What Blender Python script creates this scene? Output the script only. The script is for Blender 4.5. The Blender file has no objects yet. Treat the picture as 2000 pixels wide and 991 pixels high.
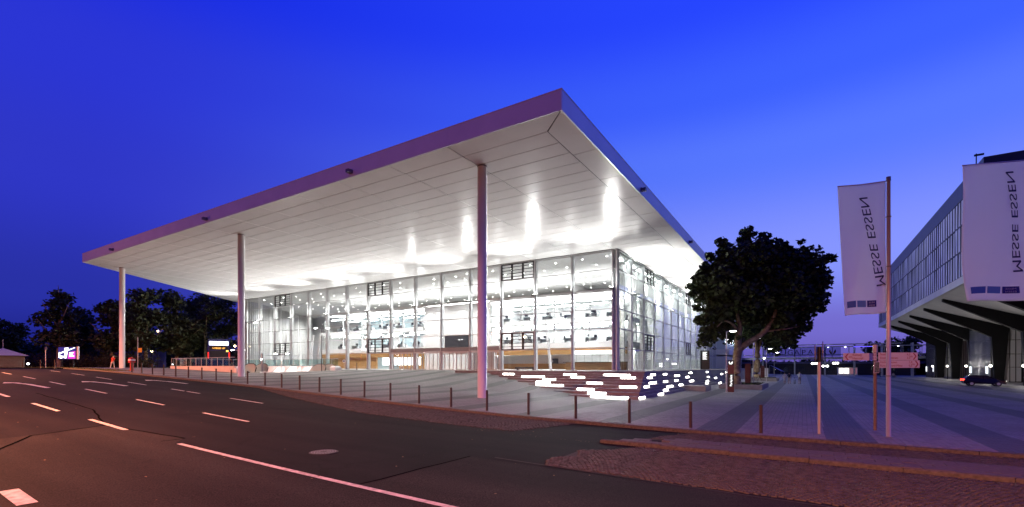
import bpy, math, random
from math import radians, sin, cos, pi
from mathutils import Vector, Matrix

random.seed(7)
scene = bpy.context.scene
col = scene.collection

# ------------------------------------------------------------------ camera
cam_data = bpy.data.cameras.new("camera")
cam = bpy.data.objects.new("camera", cam_data)
col.objects.link(cam)
cam.location = (18.763, -53.833, 0.43)
CAM_ROT = radians(31.8)
cam.rotation_euler = (radians(90), 0, CAM_ROT)
cam_data.sensor_width = 36.0
cam_data.lens = 16.524
cam_data.shift_y = 0.1108
cam_data.clip_start = 0.1
cam_data.clip_end = 3000
scene.camera = cam

# ------------------------------------------------------------------ world: blue hour sky
world = bpy.data.worlds.new("World")
scene.world = world
world.use_nodes = True
wn, wl = world.node_tree.nodes, world.node_tree.links
wn.clear()


def srgb(r, g, b, k=1.0):
    f = lambda c: ((c / 255) / 12.92 if c <= 10 else ((c / 255 + 0.055) / 1.055) ** 2.4) * k
    return (f(r), f(g), f(b), 1)


tc = wn.new("ShaderNodeTexCoord")
sep = wn.new("ShaderNodeSeparateXYZ")
wl.new(tc.outputs["Generated"], sep.inputs[0])
asin = wn.new("ShaderNodeMath"); asin.operation = 'ARCSINE'
wl.new(sep.outputs["Z"], asin.inputs[0])
elev = wn.new("ShaderNodeMath"); elev.operation = 'DIVIDE'; elev.inputs[1].default_value = pi / 2
wl.new(asin.outputs[0], elev.inputs[0])


def ramp(stops):
    n = wn.new("ShaderNodeValToRGB")
    cr = n.color_ramp
    cr.interpolation = 'EASE'
    while len(cr.elements) < len(stops):
        cr.elements.new(0.5)
    for e, (p, c) in zip(cr.elements, stops):
        e.position = p / 90.0
        e.color = c
    wl.new(elev.outputs[0], n.inputs[0])
    return n


west = ramp([(0, srgb(96, 84, 172)), (4, srgb(112, 104, 205)), (11, srgb(134, 149, 255)), (22, srgb(86, 120, 255)), (28, srgb(60, 97, 255)),
             (36, srgb(38, 70, 255)), (60, srgb(16, 32, 165)), (90, srgb(11, 21, 112))])
east = ramp([(0, srgb(26, 30, 118)), (6.6, srgb(40, 48, 165)), (17, srgb(46, 54, 198)), (27, srgb(42, 53, 212)),
             (36, srgb(22, 42, 226)), (60, srgb(13, 27, 150)), (90, srgb(11, 21, 112))])
# azimuth factor: brightest towards the afterglow
GLOW_AZ = CAM_ROT - radians(55)
gdir = (-sin(GLOW_AZ), cos(GLOW_AZ))
comb = wn.new("ShaderNodeCombineXYZ")
wl.new(sep.outputs["X"], comb.inputs[0]); wl.new(sep.outputs["Y"], comb.inputs[1])
nrm = wn.new("ShaderNodeVectorMath"); nrm.operation = 'NORMALIZE'
wl.new(comb.outputs[0], nrm.inputs[0])
dot = wn.new("ShaderNodeVectorMath"); dot.operation = 'DOT_PRODUCT'
dot.inputs[1].default_value = (gdir[0], gdir[1], 0)
wl.new(nrm.outputs[0], dot.inputs[0])
mr = wn.new("ShaderNodeMapRange"); mr.interpolation_type = 'SMOOTHSTEP'
mr.inputs["From Min"].default_value = -0.15; mr.inputs["From Max"].default_value = .98
wl.new(dot.outputs["Value"], mr.inputs["Value"])
mix = wn.new("ShaderNodeMixRGB")
wl.new(mr.outputs[0], mix.inputs[0]); wl.new(east.outputs[0], mix.inputs[1]); wl.new(west.outputs[0], mix.inputs[2])
mr2 = wn.new("ShaderNodeMapRange"); mr2.interpolation_type = 'SMOOTHSTEP'      # the sky keeps darkening away from the glow
mr2.inputs["From Min"].default_value = -1.0; mr2.inputs["From Max"].default_value = -0.2
mr2.inputs["To Min"].default_value = 0.42; mr2.inputs["To Max"].default_value = 1.0
wl.new(dot.outputs["Value"], mr2.inputs["Value"])
bg = wn.new("ShaderNodeBackground")
wl.new(mr2.outputs[0], bg.inputs[1])
wl.new(mix.outputs[0], bg.inputs[0])
sky = wn.new("ShaderNodeTexSky"); sky.sky_type = 'NISHITA'; sky.sun_disc = False
sky.sun_elevation = radians(-4); sky.sun_rotation = -GLOW_AZ
bg2 = wn.new("ShaderNodeBackground"); bg2.inputs[1].default_value = 0.05
wl.new(sky.outputs[0], bg2.inputs[0])
adds = wn.new("ShaderNodeAddShader")
wl.new(bg.outputs[0], adds.inputs[0]); wl.new(bg2.outputs[0], adds.inputs[1])
wout = wn.new("ShaderNodeOutputWorld")
wl.new(adds.outputs[0], wout.inputs[0])

# the sun is below the horizon: only a trace of afterglow is left
sun_d = bpy.data.lights.new("sun", 'SUN'); sun_d.energy = 0.02; sun_d.angle = radians(10); sun_d.color = (1, .85, .75)
sun = bpy.data.objects.new("sun", sun_d); col.objects.link(sun)
sun.rotation_euler = Vector((-gdir[0], -gdir[1], -0.12)).to_track_quat('-Z', 'Y').to_euler()

# ------------------------------------------------------------------ exposure / render
scene.view_settings.view_transform = 'Standard'
scene.view_settings.look = 'None'
scene.view_settings.exposure = 0
scene.view_settings.gamma = 1
scene.view_settings.use_curve_mapping = False
scene.render.engine = 'CYCLES'
cy = scene.cycles
cy.max_bounces = 6; cy.diffuse_bounces = 3; cy.glossy_bounces = 3; cy.transmission_bounces = 4
cy.transparent_max_bounces = 40
cy.sample_clamp_indirect = 4.0
cy.caustics_reflective = False; cy.caustics_refractive = False
cy.use_denoising = True

# light levels
K_CEIL = 60.0      # foyer ceiling downlights
K_FILL = 20.0
P_SPOT = 4200.0
K_STRIP = 85.0      # office light strips, also the added street-side ones
P_WASH = 420.0
P_UP = 10500.0       # facade uplights (W)
SODIUM = (1.0, 0.31, 0.12)


# ================================================================== helpers
def new_mat(name):
    m = bpy.data.materials.new(name); m.use_nodes = True
    return m, m.node_tree.nodes, m.node_tree.links, m.node_tree.nodes["Principled BSDF"]


def simple(name, rgb, rough=0.6, metal=0.0, spec=0.5, noise=0.0, scale=4.0, bump=0.0):
    m, n, l, p = new_mat(name)
    p.inputs["Base Color"].default_value = (*rgb, 1)
    p.inputs["Roughness"].default_value = rough
    p.inputs["Metallic"].default_value = metal
    p.inputs["Specular IOR Level"].default_value = spec
    if noise > 0 or bump > 0:
        t = n.new("ShaderNodeTexCoord")
        nz = n.new("ShaderNodeTexNoise"); nz.inputs["Scale"].default_value = scale; nz.inputs["Detail"].default_value = 6
        l.new(t.outputs["Object"], nz.inputs["Vector"])
        if noise > 0:
            r = n.new("ShaderNodeValToRGB")
            r.color_ramp.elements[0].position = .3; r.color_ramp.elements[1].position = .7
            r.color_ramp.elements[0].color = (*[c * (1 - noise) for c in rgb], 1)
            r.color_ramp.elements[1].color = (*[min(1, c * (1 + noise)) for c in rgb], 1)
            l.new(nz.outputs[0], r.inputs[0]); l.new(r.outputs[0], p.inputs["Base Color"])
        if bump > 0:
            b = n.new("ShaderNodeBump"); b.inputs["Strength"].default_value = bump; b.inputs["Distance"].default_value = .02
            l.new(nz.outputs[0], b.inputs["Height"]); l.new(b.outputs[0], p.inputs["Normal"])
    return m


def emit(name, rgb, k):
    m = bpy.data.materials.new(name); m.use_nodes = True
    n, l = m.node_tree.nodes, m.node_tree.links
    n.clear()
    e = n.new("ShaderNodeEmission"); e.inputs[0].default_value = (*rgb, 1); e.inputs[1].default_value = k
    o = n.new("ShaderNodeOutputMaterial"); l.new(e.outputs[0], o.inputs[0])
    return m


def glass(name, tint=(.975, .99, .985), base=.05, graz=.55, power=3.2, rough=0.0):
    """thin architectural glass: clear when looked through, mirror-like at grazing angles"""
    m = bpy.data.materials.new(name); m.use_nodes = True
    n, l = m.node_tree.nodes, m.node_tree.links
    n.clear()
    lw = n.new("ShaderNodeLayerWeight"); lw.inputs[0].default_value = .5
    pw = n.new("ShaderNodeMath"); pw.operation = 'POWER'; pw.inputs[1].default_value = power
    l.new(lw.outputs["Facing"], pw.inputs[0])
    ma = n.new("ShaderNodeMath"); ma.operation = 'MULTIPLY_ADD'; ma.inputs[1].default_value = graz; ma.inputs[2].default_value = base
    l.new(pw.outputs[0], ma.inputs[0])
    tr = n.new("ShaderNodeBsdfTransparent"); tr.inputs[0].default_value = (*tint, 1)
    gl = n.new("ShaderNodeBsdfGlossy"); gl.inputs["Roughness"].default_value = rough
    mx = n.new("ShaderNodeMixShader")
    l.new(ma.outputs[0], mx.inputs[0]); l.new(tr.outputs[0], mx.inputs[1]); l.new(gl.outputs[0], mx.inputs[2])
    o = n.new("ShaderNodeOutputMaterial"); l.new(mx.outputs[0], o.inputs[0])
    return m


class MB:
    """collects polygons, then links them as ONE mesh object"""

    def __init__(s):
        s.v = []; s.f = []; s.mi = []

    def poly(s, pts, mi=0):
        b = len(s.v); s.v += [tuple(p) for p in pts]; s.f.append(tuple(range(b, b + len(pts)))); s.mi.append(mi)
        return s

    def box(s, x0, x1, y0, y1, z0, z1, mi=0, skip=()):
        if x0 > x1: x0, x1 = x1, x0
        if y0 > y1: y0, y1 = y1, y0
        if z0 > z1: z0, z1 = z1, z0
        b = len(s.v)
        s.v += [(x0, y0, z0), (x1, y0, z0), (x1, y1, z0), (x0, y1, z0), (x0, y0, z1), (x1, y0, z1), (x1, y1, z1), (x0, y1, z1)]
        fs = {'b': (0, 3, 2, 1), 't': (4, 5, 6, 7), 'f': (0, 1, 5, 4), 'r': (1, 2, 6, 5), 'k': (2, 3, 7, 6), 'l': (3, 0, 4, 7)}
        for k, f in fs.items():
            if k in skip: continue
            s.f.append(tuple(b + i for i in f)); s.mi.append(mi)
        return s

    def bev(s, x0, x1, y0, y1, z0, z1, e=.02, mi=0):
        """box whose top edges are chamfered"""
        if x0 > x1: x0, x1 = x1, x0
        if y0 > y1: y0, y1 = y1, y0
        b = len(s.v)
        s.v += [(x0, y0, z0), (x1, y0, z0), (x1, y1, z0), (x0, y1, z0),
                (x0, y0, z1 - e), (x1, y0, z1 - e), (x1, y1, z1 - e), (x0, y1, z1 - e),
                (x0 + e, y0 + e, z1), (x1 - e, y0 + e, z1), (x1 - e, y1 - e, z1), (x0 + e, y1 - e, z1)]
        for q in range(4):
            r = (q + 1) % 4
            s.f.append((b + q, b + r, b + 4 + r, b + 4 + q)); s.mi.append(mi)
            s.f.append((b + 4 + q, b + 4 + r, b + 8 + r, b + 8 + q)); s.mi.append(mi)
        s.f.append((b + 8, b + 9, b + 10, b + 11)); s.mi.append(mi)
        return s

    def tube(s, pts, rad, n=10, mi=0, cap=True):
        pts = [Vector(p) for p in pts]
        if not isinstance(rad, (list, tuple)): rad = [rad] * len(pts)
        b = len(s.v)
        up = Vector((0, 0, 1))
        for i, p in enumerate(pts):
            d = (pts[min(i + 1, len(pts) - 1)] - pts[max(i - 1, 0)])
            d = d.normalized() if d.length > 1e-9 else Vector((0, 0, 1))
            a = d.cross(up)
            if a.length < 1e-4: a = d.cross(Vector((1, 0, 0)))
            a.normalize(); c = d.cross(a)
            for k in range(n):
                t = 2 * pi * k / n
                s.v.append(tuple(p + (a * cos(t) + c * sin(t)) * rad[i]))
        for i in range(len(pts) - 1):
            for k in range(n):
                k2 = (k + 1) % n
                s.f.append((b + i * n + k, b + i * n + k2, b + (i + 1) * n + k2, b + (i + 1) * n + k)); s.mi.append(mi)
        if cap:
            s.f.append(tuple(b + k for k in range(n))); s.mi.append(mi)
            s.f.append(tuple(b + (len(pts) - 1) * n + k for k in reversed(range(n)))); s.mi.append(mi)
        return s

    def prism(s, pts2, z0, z1, mi=0):
        """horizontal polygon extruded in z"""
        n = len(pts2); b = len(s.v)
        s.v += [(x, y, z0) for x, y in pts2] + [(x, y, z1) for x, y in pts2]
        s.f.append(tuple(b + i for i in reversed(range(n)))); s.mi.append(mi)
        s.f.append(tuple(b + n + i for i in range(n))); s.mi.append(mi)
        for i in range(n):
            j = (i + 1) % n
            s.f.append((b + i, b + j, b + n + j, b + n + i)); s.mi.append(mi)
        return s

    def ball(s, c, r, n=10, m=6, mi=0):
        rx, ry, rz = r if isinstance(r, (list, tuple)) else (r, r, r)
        b = len(s.v)
        for i in range(m + 1):
            t = pi * i / m
            for k in range(n):
                a = 2 * pi * k / n
                s.v.append((c[0] + rx * sin(t) * cos(a), c[1] + ry * sin(t) * sin(a), c[2] + rz * cos(t)))
        for i in range(m):
            for k in range(n):
                k2 = (k + 1) % n
                s.f.append((b + i * n + k, b + (i + 1) * n + k, b + (i + 1) * n + k2, b + i * n + k2)); s.mi.append(mi)
        return s

    def mesh(s, name, mats):
        me = bpy.data.meshes.new(name)
        me.from_pydata(s.v, [], s.f)
        if not isinstance(mats, (list, tuple)): mats = [mats]
        for m in mats: me.materials.append(m)
        if len(mats) > 1: me.polygons.foreach_set("material_index", s.mi)
        me.update()
        return me

    def build(s, name, mats, parent=None, world=True, smooth=False, kind=None):
        return obj(name, s.mesh(name, mats), parent, world, smooth, kind)


def obj(name, me, parent=None, world=True, smooth=False, kind=None):
    o = bpy.data.objects.new(name, me); col.objects.link(o)
    if smooth:
        me.polygons.foreach_set("use_smooth", [True] * len(me.polygons))
    if parent is not None:
        o.parent = parent
        if world:
            p = parent; off = Vector((0, 0, 0))
            while p is not None:
                off += p.location; p = p.parent
            o.location = -off
    if kind: o["kind"] = kind
    return o


def tag(o, label=None, cat=None, group=None, kind=None):
    if label: o["label"] = label
    if cat: o["category"] = cat
    if group: o["group"] = group
    if kind: o["kind"] = kind
    return o


def thing(name, label, cat, loc=(0, 0, 0), rz=0.0, group=None):
    o = bpy.data.objects.new(name, None); col.objects.link(o)
    o.empty_display_size = .2
    o.location = loc; o.rotation_euler = (0, 0, rz)
    return tag(o, label, cat, group)


def copy_tree(o, parent=None):
    c = o.copy(); col.objects.link(c); c.parent = parent
    for ch in list(o.children): copy_tree(ch, c)
    return c


def light(name, kind, loc, power, color=(1, 1, 1), direction=None, parent=None, **kw):
    d = bpy.data.lights.new(name, kind); d.energy = power; d.color = color
    for k, v in kw.items(): setattr(d, k, v)
    o = bpy.data.objects.new(name, d); col.objects.link(o)
    o.location = loc
    if direction is not None: o.rotation_euler = Vector(direction).to_track_quat('-Z', 'Y').to_euler()
    if parent is not None:
        o.parent = parent
        p = parent; off = Vector((0, 0, 0))
        while p is not None:
            off += p.location; p = p.parent
        o.location = Vector(loc) - off
    return o


def text_mesh(s, size, xf, depth=0.0, align='CENTER'):
    """text as a mesh; xf maps (x, y) of the lettering to a 3D point"""
    cu = bpy.data.curves.new("lettering", 'FONT'); cu.body = s; cu.size = size; cu.align_x = align
    cu.resolution_u = 3
    ob = bpy.data.objects.new("lettering", cu); col.objects.link(ob)
    dg = bpy.context.evaluated_depsgraph_get()
    me = bpy.data.meshes.new_from_object(ob.evaluated_get(dg))
    bpy.data.objects.remove(ob)
    for v in me.vertices: v.co = Vector(xf(v.co.x, v.co.y))
    return me


def lettering(name, s, size, xf, mat, parent, world=True):
    me = text_mesh(s, size, xf); me.materials.clear(); me.materials.append(mat)
    return obj(name, me, parent, world)


# camera-independent image axes of the place: right / away along the viewing direction of the square
RT = Vector((cos(CAM_ROT), sin(CAM_ROT), 0)); FW = Vector((-sin(CAM_ROT), cos(CAM_ROT), 0))


# ------------------------------------------------------------------ terrain height
def soft_lo(z, lo, k=.25):
    return lo + k * math.log(1 + math.exp((z - lo) / k)) if (z - lo) / k < 30 else z


def soft_hi(z, hi, k=.25):
    return hi - k * math.log(1 + math.exp((hi - z) / k)) if (hi - z) / k < 30 else z


def zr(x):
    """street level: flat on the right, rising to the left"""
    return soft_hi(soft_lo(-1.77 - .038 * x, -2.15), .36)


def smooth01(t):
    t = max(0., min(1., t)); return t * t * (3 - 2 * t)


def zplaza(x, y):
    z = zr(x)
    T = max(0., min(1., (y + 21.7) / 13.)) ** 1.3
    T *= 1 - smooth01((x - 2) / 3)
    return z * (1 - T) + (-.012) * T


def ykerb(x):
    return -34.5 + 1.6 * max(0., min(1., (6 - x) / 24.))


# ================================================================== materials
def asphalt(name, base, speck, scale, crack=.35):
    m, n, l, p = new_mat(name)
    t = n.new("ShaderNodeTexCoord")
    n1 = n.new("ShaderNodeTexNoise"); n1.inputs["Scale"].default_value = scale; n1.inputs["Detail"].default_value = 3
    n2 = n.new("ShaderNodeTexNoise"); n2.inputs["Scale"].default_value = .22; n2.inputs["Detail"].default_value = 7
    mp = n.new("ShaderNodeMapping"); mp.inputs["Scale"].default_value = (.35, 1, 1)
    l.new(t.outputs["Object"], mp.inputs[0]); l.new(mp.outputs[0], n2.inputs["Vector"]); l.new(t.outputs["Object"], n1.inputs["Vector"])
    r1 = n.new("ShaderNodeValToRGB")
    r1.color_ramp.elements[0].position = .35; r1.color_ramp.elements[1].position = .72
    r1.color_ramp.elements[0].color = (*[c * .6 for c in base], 1); r1.color_ramp.elements[1].color = (*speck, 1)
    l.new(n1.outputs[0], r1.inputs[0])
    r2 = n.new("ShaderNodeValToRGB")
    r2.color_ramp.elements[0].position = .32; r2.color_ramp.elements[1].position = .68
    r2.color_ramp.elements[0].color = (.5, .5, .5, 1); r2.color_ramp.elements[1].color = (1.3, 1.3, 1.3, 1)
    l.new(n2.outputs[0], r2.inputs[0])
    mu = n.new("ShaderNodeMixRGB"); mu.blend_type = 'MULTIPLY'; mu.inputs[0].default_value = 1
    l.new(r1.outputs[0], mu.inputs[1]); l.new(r2.outputs[0], mu.inputs[2])
    mp3 = n.new("ShaderNodeMapping"); mp3.inputs["Scale"].default_value = (.05, 1.1, 1)
    n3 = n.new("ShaderNodeTexNoise"); n3.inputs["Scale"].default_value = 1.0; n3.inputs["Detail"].default_value = 5
    l.new(t.outputs["Object"], mp3.inputs[0]); l.new(mp3.outputs[0], n3.inputs["Vector"])
    r3 = n.new("ShaderNodeMapRange"); r3.inputs["From Min"].default_value = .3; r3.inputs["From Max"].default_value = .7
    r3.inputs["To Min"].default_value = .72; r3.inputs["To Max"].default_value = 1.22
    l.new(n3.outputs[0], r3.inputs[0])
    mu3 = n.new("ShaderNodeMixRGB"); mu3.blend_type = 'MULTIPLY'; mu3.inputs[0].default_value = 1
    l.new(mu.outputs[0], mu3.inputs[1]); l.new(r3.outputs[0], mu3.inputs[2])
    mu = mu3
    # hairline cracks
    vo = n.new("ShaderNodeTexVoronoi"); vo.feature = 'DISTANCE_TO_EDGE'; vo.inputs["Scale"].default_value = .13
    nw = n.new("ShaderNodeTexNoise"); nw.inputs["Scale"].default_value = 1.1; nw.inputs["Detail"].default_value = 5
    l.new(t.outputs["Object"], nw.inputs["Vector"])
    va = n.new("ShaderNodeVectorMath"); va.operation = 'MULTIPLY_ADD'; va.inputs[1].default_value = (1.6, 1.6, 0)
    l.new(nw.outputs["Color"], va.inputs[0]); l.new(t.outputs["Object"], va.inputs[2])
    l.new(va.outputs[0], vo.inputs["Vector"])
    cr = n.new("ShaderNodeMapRange"); cr.inputs["From Max"].default_value = .010; cr.inputs["To Min"].default_value = 1 - crack; cr.inputs["To Max"].default_value = 1
    l.new(vo.outputs["Distance"], cr.inputs["Value"])
    mc = n.new("ShaderNodeMixRGB"); mc.blend_type = 'MULTIPLY'; mc.inputs[0].default_value = 1
    l.new(mu.outputs[0], mc.inputs[1]); l.new(cr.outputs[0], mc.inputs[2])
    l.new(mc.outputs[0], p.inputs["Base Color"])
    b = n.new("ShaderNodeBump"); b.inputs["Strength"].default_value = .5; b.inputs["Distance"].default_value = .01
    l.new(n1.outputs[0], b.inputs["Height"]); l.new(b.outputs[0], p.inputs["Normal"])
    p.inputs["Roughness"].default_value = .85
    p.inputs["Specular IOR Level"].default_value = .1
    return m


def plaza_mat(name, joints=True):
    """grey concrete pavers in rows, with darker bands running across the square"""
    m, n, l, p = new_mat(name)
    t = n.new("ShaderNodeTexCoord")
    s = n.new("ShaderNodeSeparateXYZ"); l.new(t.outputs["Object"], s.inputs[0])

    def math_(op, a, b=None):
        q = n.new("ShaderNodeMath"); q.operation = op
        for i, v in enumerate((a, b)):
            if v is None: continue
            if isinstance(v, (int, float)): q.inputs[i].default_value = v
            else: l.new(v, q.inputs[i])
        return q.outputs[0]
    band = math_('LESS_THAN', math_('FLOORED_MODULO', math_('SUBTRACT', s.outputs["X"], 15.2), 4.3), 1.35)
    cx = n.new("ShaderNodeMixRGB"); cx.inputs[1].default_value = (.215, .20, .19, 1); cx.inputs[2].default_value = (.085, .08, .08, 1)
    l.new(band, cx.inputs[0])
    nz = n.new("ShaderNodeTexNoise"); nz.inputs["Scale"].default_value = .35; nz.inputs["Detail"].default_value = 6
    l.new(t.outputs["Object"], nz.inputs["Vector"])
    rr = n.new("ShaderNodeMapRange"); rr.inputs["From Min"].default_value = .3; rr.inputs["From Max"].default_value = .7
    rr.inputs["To Min"].default_value = .78; rr.inputs["To Max"].default_value = 1.18
    l.new(nz.outputs[0], rr.inputs[0])
    mu = n.new("ShaderNodeMixRGB"); mu.blend_type = 'MULTIPLY'; mu.inputs[0].default_value = 1
    l.new(cx.outputs[0], mu.inputs[1]); l.new(rr.outputs[0], mu.inputs[2])
    mp = n.new("ShaderNodeMapping"); mp.inputs["Rotation"].default_value = (0, 0, pi / 2)
    l.new(t.outputs["Object"], mp.inputs[0])
    br = n.new("ShaderNodeTexBrick")
    br.inputs["Color1"].default_value = (.86, .86, .86, 1); br.inputs["Color2"].default_value = (1.1, 1.1, 1.1, 1)
    br.inputs["Mortar"].default_value = (.32, .32, .32, 1) if joints else (.9, .9, .9, 1)
    br.inputs["Scale"].default_value = 1; br.inputs["Mortar Size"].default_value = .009
    br.inputs["Brick Width"].default_value = .36; br.inputs["Row Height"].default_value = .18
    br.inputs["Mortar Smooth"].default_value = .3
    l.new(mp.outputs[0], br.inputs["Vector"])
    m2 = n.new("ShaderNodeMixRGB"); m2.blend_type = 'MULTIPLY'; m2.inputs[0].default_value = 1
    l.new(mu.outputs[0], m2.inputs[1]); l.new(br.outputs["Color"], m2.inputs[2])
    l.new(m2.outputs[0], p.inputs["Base Color"])
    if joints:
        b = n.new("ShaderNodeBump"); b.inputs["Strength"].default_value = .6; b.inputs["Distance"].default_value = .01; b.invert = True
        l.new(br.outputs["Fac"], b.inputs["Height"]); l.new(b.outputs[0], p.inputs["Normal"])
    p.inputs["Roughness"].default_value = .6
    p.inputs["Specular IOR Level"].default_value = .4
    return m


def wood_mat(name, a, b):
    m, n, l, p = new_mat(name)
    t = n.new("ShaderNodeTexCoord")
    mp = n.new("ShaderNodeMapping"); mp.inputs["Scale"].default_value = (.6, .6, 9)
    l.new(t.outputs["Object"], mp.inputs[0])
    nz = n.new("ShaderNodeTexNoise"); nz.inputs["Scale"].default_value = 1.5; nz.inputs["Detail"].default_value = 6
    l.new(mp.outputs[0], nz.inputs["Vector"])
    r = n.new("ShaderNodeValToRGB"); r.color_ramp.elements[0].color = (*a, 1); r.color_ramp.elements[1].color = (*b, 1)
    r.color_ramp.elements[0].position = .3; r.color_ramp.elements[1].position = .7
    l.new(nz.outputs[0], r.inputs[0]); l.new(r.outputs[0], p.inputs["Base Color"])
    p.inputs["Roughness"].default_value = .45
    return m


def leaf_mat(name, a, b):
    m, n, l, p = new_mat(name)
    g = n.new("ShaderNodeNewGeometry")
    r = n.new("ShaderNodeValToRGB"); r.color_ramp.elements[0].color = (*a, 1); r.color_ramp.elements[1].color = (*b, 1)
    l.new(g.outputs["Random Per Island"], r.inputs[0]); l.new(r.outputs[0], p.inputs["Base Color"])
    p.inputs["Roughness"].default_value = .55
    p.inputs["Specular IOR Level"].default_value = .25
    return m


def bark_mat(name):
    m, n, l, p = new_mat(name)
    t = n.new("ShaderNodeTexCoord")
    vo = n.new("ShaderNodeTexVoronoi"); vo.inputs["Scale"].default_value = 3.2
    nz = n.new("ShaderNodeTexNoise"); nz.inputs["Scale"].default_value = 5; nz.inputs["Detail"].default_value = 6
    l.new(t.outputs["Object"], nz.inputs["Vector"])
    va = n.new("ShaderNodeVectorMath"); va.operation = 'MULTIPLY_ADD'; va.inputs[1].default_value = (.5, .5, .5)
    l.new(nz.outputs["Color"], va.inputs[0]); l.new(t.outputs["Object"], va.inputs[2]); l.new(va.outputs[0], vo.inputs["Vector"])
    sp = n.new("ShaderNodeSeparateColor"); l.new(vo.outputs["Color"], sp.inputs[0])
    r = n.new("ShaderNodeValToRGB")
    r.color_ramp.elements[0].color = (.16, .11, .06, 1); r.color_ramp.elements[1].color = (.40, .31, .18, 1)
    e = r.color_ramp.elements.new(.55); e.color = (.27, .19, .10, 1)
    l.new(sp.outputs[0], r.inputs[0]); l.new(r.outputs[0], p.inputs["Base Color"])
    b = n.new("ShaderNodeBump"); b.inputs["Strength"].default_value = .5
    l.new(nz.outputs[0], b.inputs["Height"]); l.new(b.outputs[0], p.inputs["Normal"])
    p.inputs["Roughness"].default_value = .8
    return m


MAT = dict(
    asphalt=asphalt("asphalt", (.015, .0135, .013), (.024, .021, .02), 55),
    coarse=asphalt("coarse_asphalt", (.016, .0145, .013), (.055, .05, .042), 38, .2),
    plaza=plaza_mat("plaza_pavers"), paver=plaza_mat("single_paver", False),
    kerb=simple("kerb_granite", (.095, .085, .078), .8, 0, .2, noise=.35, scale=9, bump=.3),
    sett=simple("sett_stone", (.072, .062, .054), .75, 0, .15, noise=.45, scale=5, bump=.4),
    grout=simple("sett_grout", (.035, .03, .026), .95, noise=.3, scale=20),
    slab=simple("footway_slab", (.12, .10, .095), .8, 0, .2, noise=.2, scale=6, bump=.2),
    paint=simple("road_paint", (.60, .55, .49), .75, noise=.38, scale=7, bump=.3),
    iron=simple("cast_iron", (.07, .06, .055), .5, .6, noise=.3, scale=30, bump=.5),
    soil=simple("ground_soil", (.035, .04, .022), .95, noise=.4, scale=2),
    grass=leaf_mat("grass_blades", (.05, .055, .015), (.12, .11, .04)),
    bollard=simple("bollard_paint", (.045, .026, .022), .45, .2),
    step=simple("step_concrete", (.25, .23, .22), .7, noise=.15, scale=3, bump=.15),
    soffit=simple("soffit_metal", (.88, .87, .86), .22, 0.0, .03, noise=.03, scale=.6),
    gap=simple("roof_body", (.05, .05, .05), .8),
    fascia=simple("fascia_metal", (.72, .71, .72), .42, .15, .5, noise=.05, scale=.5),
    white=simple("white_paint", (.80, .80, .80), .5),
    column=simple("column_paint", (.72, .71, .70), .32, 0, .5),
    alu=simple("aluminium", (.80, .81, .82), .42, .05),
    alu_d=simple("dark_aluminium", (.16, .165, .17), .4, .5),
    black=simple("black_metal", (.012, .012, .013), .4),
    glass=glass("foyer_glass"), glass_s=glass("street_facade_glass", (.95, .985, .975), .04, .55, 3.0),
    glass_g=glass("balustrade_glass", (.80, .92, .90), .08, .5),
    floor=simple("foyer_floor", (.74, .73, .71), .35),
    iwall=simple("interior_wall", (.80, .80, .80), .55),
    ceil=simple("foyer_ceiling", (.80, .80, .80), .6),
    bluewall=simple("interior_glass_wall", (.55, .66, .70), .3),
    wood=wood_mat("oak_panels", (.30, .16, .055), (.46, .27, .10)),
    wood_d=wood_mat("walnut_counter", (.14, .075, .03), (.26, .15, .06)),
    desk=simple("desk_laminate", (.62, .68, .70), .4),
    office=simple("office_black", (.02, .02, .022), .5),
    ceil_e=emit("ceiling_lamp", (1, .98, .95), K_CEIL),
    strip_e=emit("office_strip", (.97, .99, 1.0), K_STRIP),
    led_e=emit("step_led", (1, .94, .88), 30),
    screen_w=emit("lit_panel", (1, 1, 1), 3),
    lamp_e=emit("lamp_lens", (1, .98, .93), 60),
    up_e=emit("uplight_lens", (1, .98, .92), 60),
    bark=bark_mat("plane_bark"),
    leaf=leaf_mat("plane_leaves", (.015, .024, .007), (.06, .085, .022)),
    leaf_l=leaf_mat("linden_leaves", (.02, .026, .008), (.065, .07, .022)),
    hedge=leaf_mat("hedge_leaves", (.02, .02, .008), (.05, .045, .018)),
    silver=simple("galvanised_pole", (.45, .43, .42), .4, .4),
    red=simple("red_enamel", (.32, .025, .02), .4),
    flag=None,
    ink=simple("print_navy", (.02, .025, .09), .7),
)
bpy_m, n_, l_, p_ = new_mat("flag_cloth")
p_.inputs["Base Color"].default_value = (.92, .90, .92, 1); p_.inputs["Roughness"].default_value = .85
tr_ = n_.new("ShaderNodeBsdfTranslucent"); tr_.inputs[0].default_value = (.93, .91, .93, 1)
mx_ = n_.new("ShaderNodeMixShader"); mx_.inputs[0].default_value = .86
l_.new(p_.outputs[0], mx_.inputs[1]); l_.new(tr_.outputs[0], mx_.inputs[2])
l_.new(mx_.outputs[0], n_["Material Output"].inputs[0])
MAT['flag'] = bpy_m

# ================================================================== ground, road, plaza
PIT = (-57.0, -39.2, -22.6, -9.2)     # opening of the underground station stairs: x0, x1, y0, y1


def sheet(name, xs, ys, zf, mat, skip=None, kind='structure'):
    mb = MB()
    nx, ny = len(xs), len(ys)
    mb.v = [(x, y, zf(x, y)) for y in ys for x in xs]
    for j in range(ny - 1):
        for i in range(nx - 1):
            if skip and skip((xs[i] + xs[i + 1]) / 2, (ys[j] + ys[j + 1]) / 2): continue
            a = j * nx + i
            mb.f.append((a, a + 1, a + nx + 1, a + nx)); mb.mi.append(0)
    return mb.build(name, mat, smooth=True, kind=kind)


def rng(a, b, st):
    n = max(1, int(round((b - a) / st))); return [a + (b - a) * i / n for i in range(n + 1)]


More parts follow.
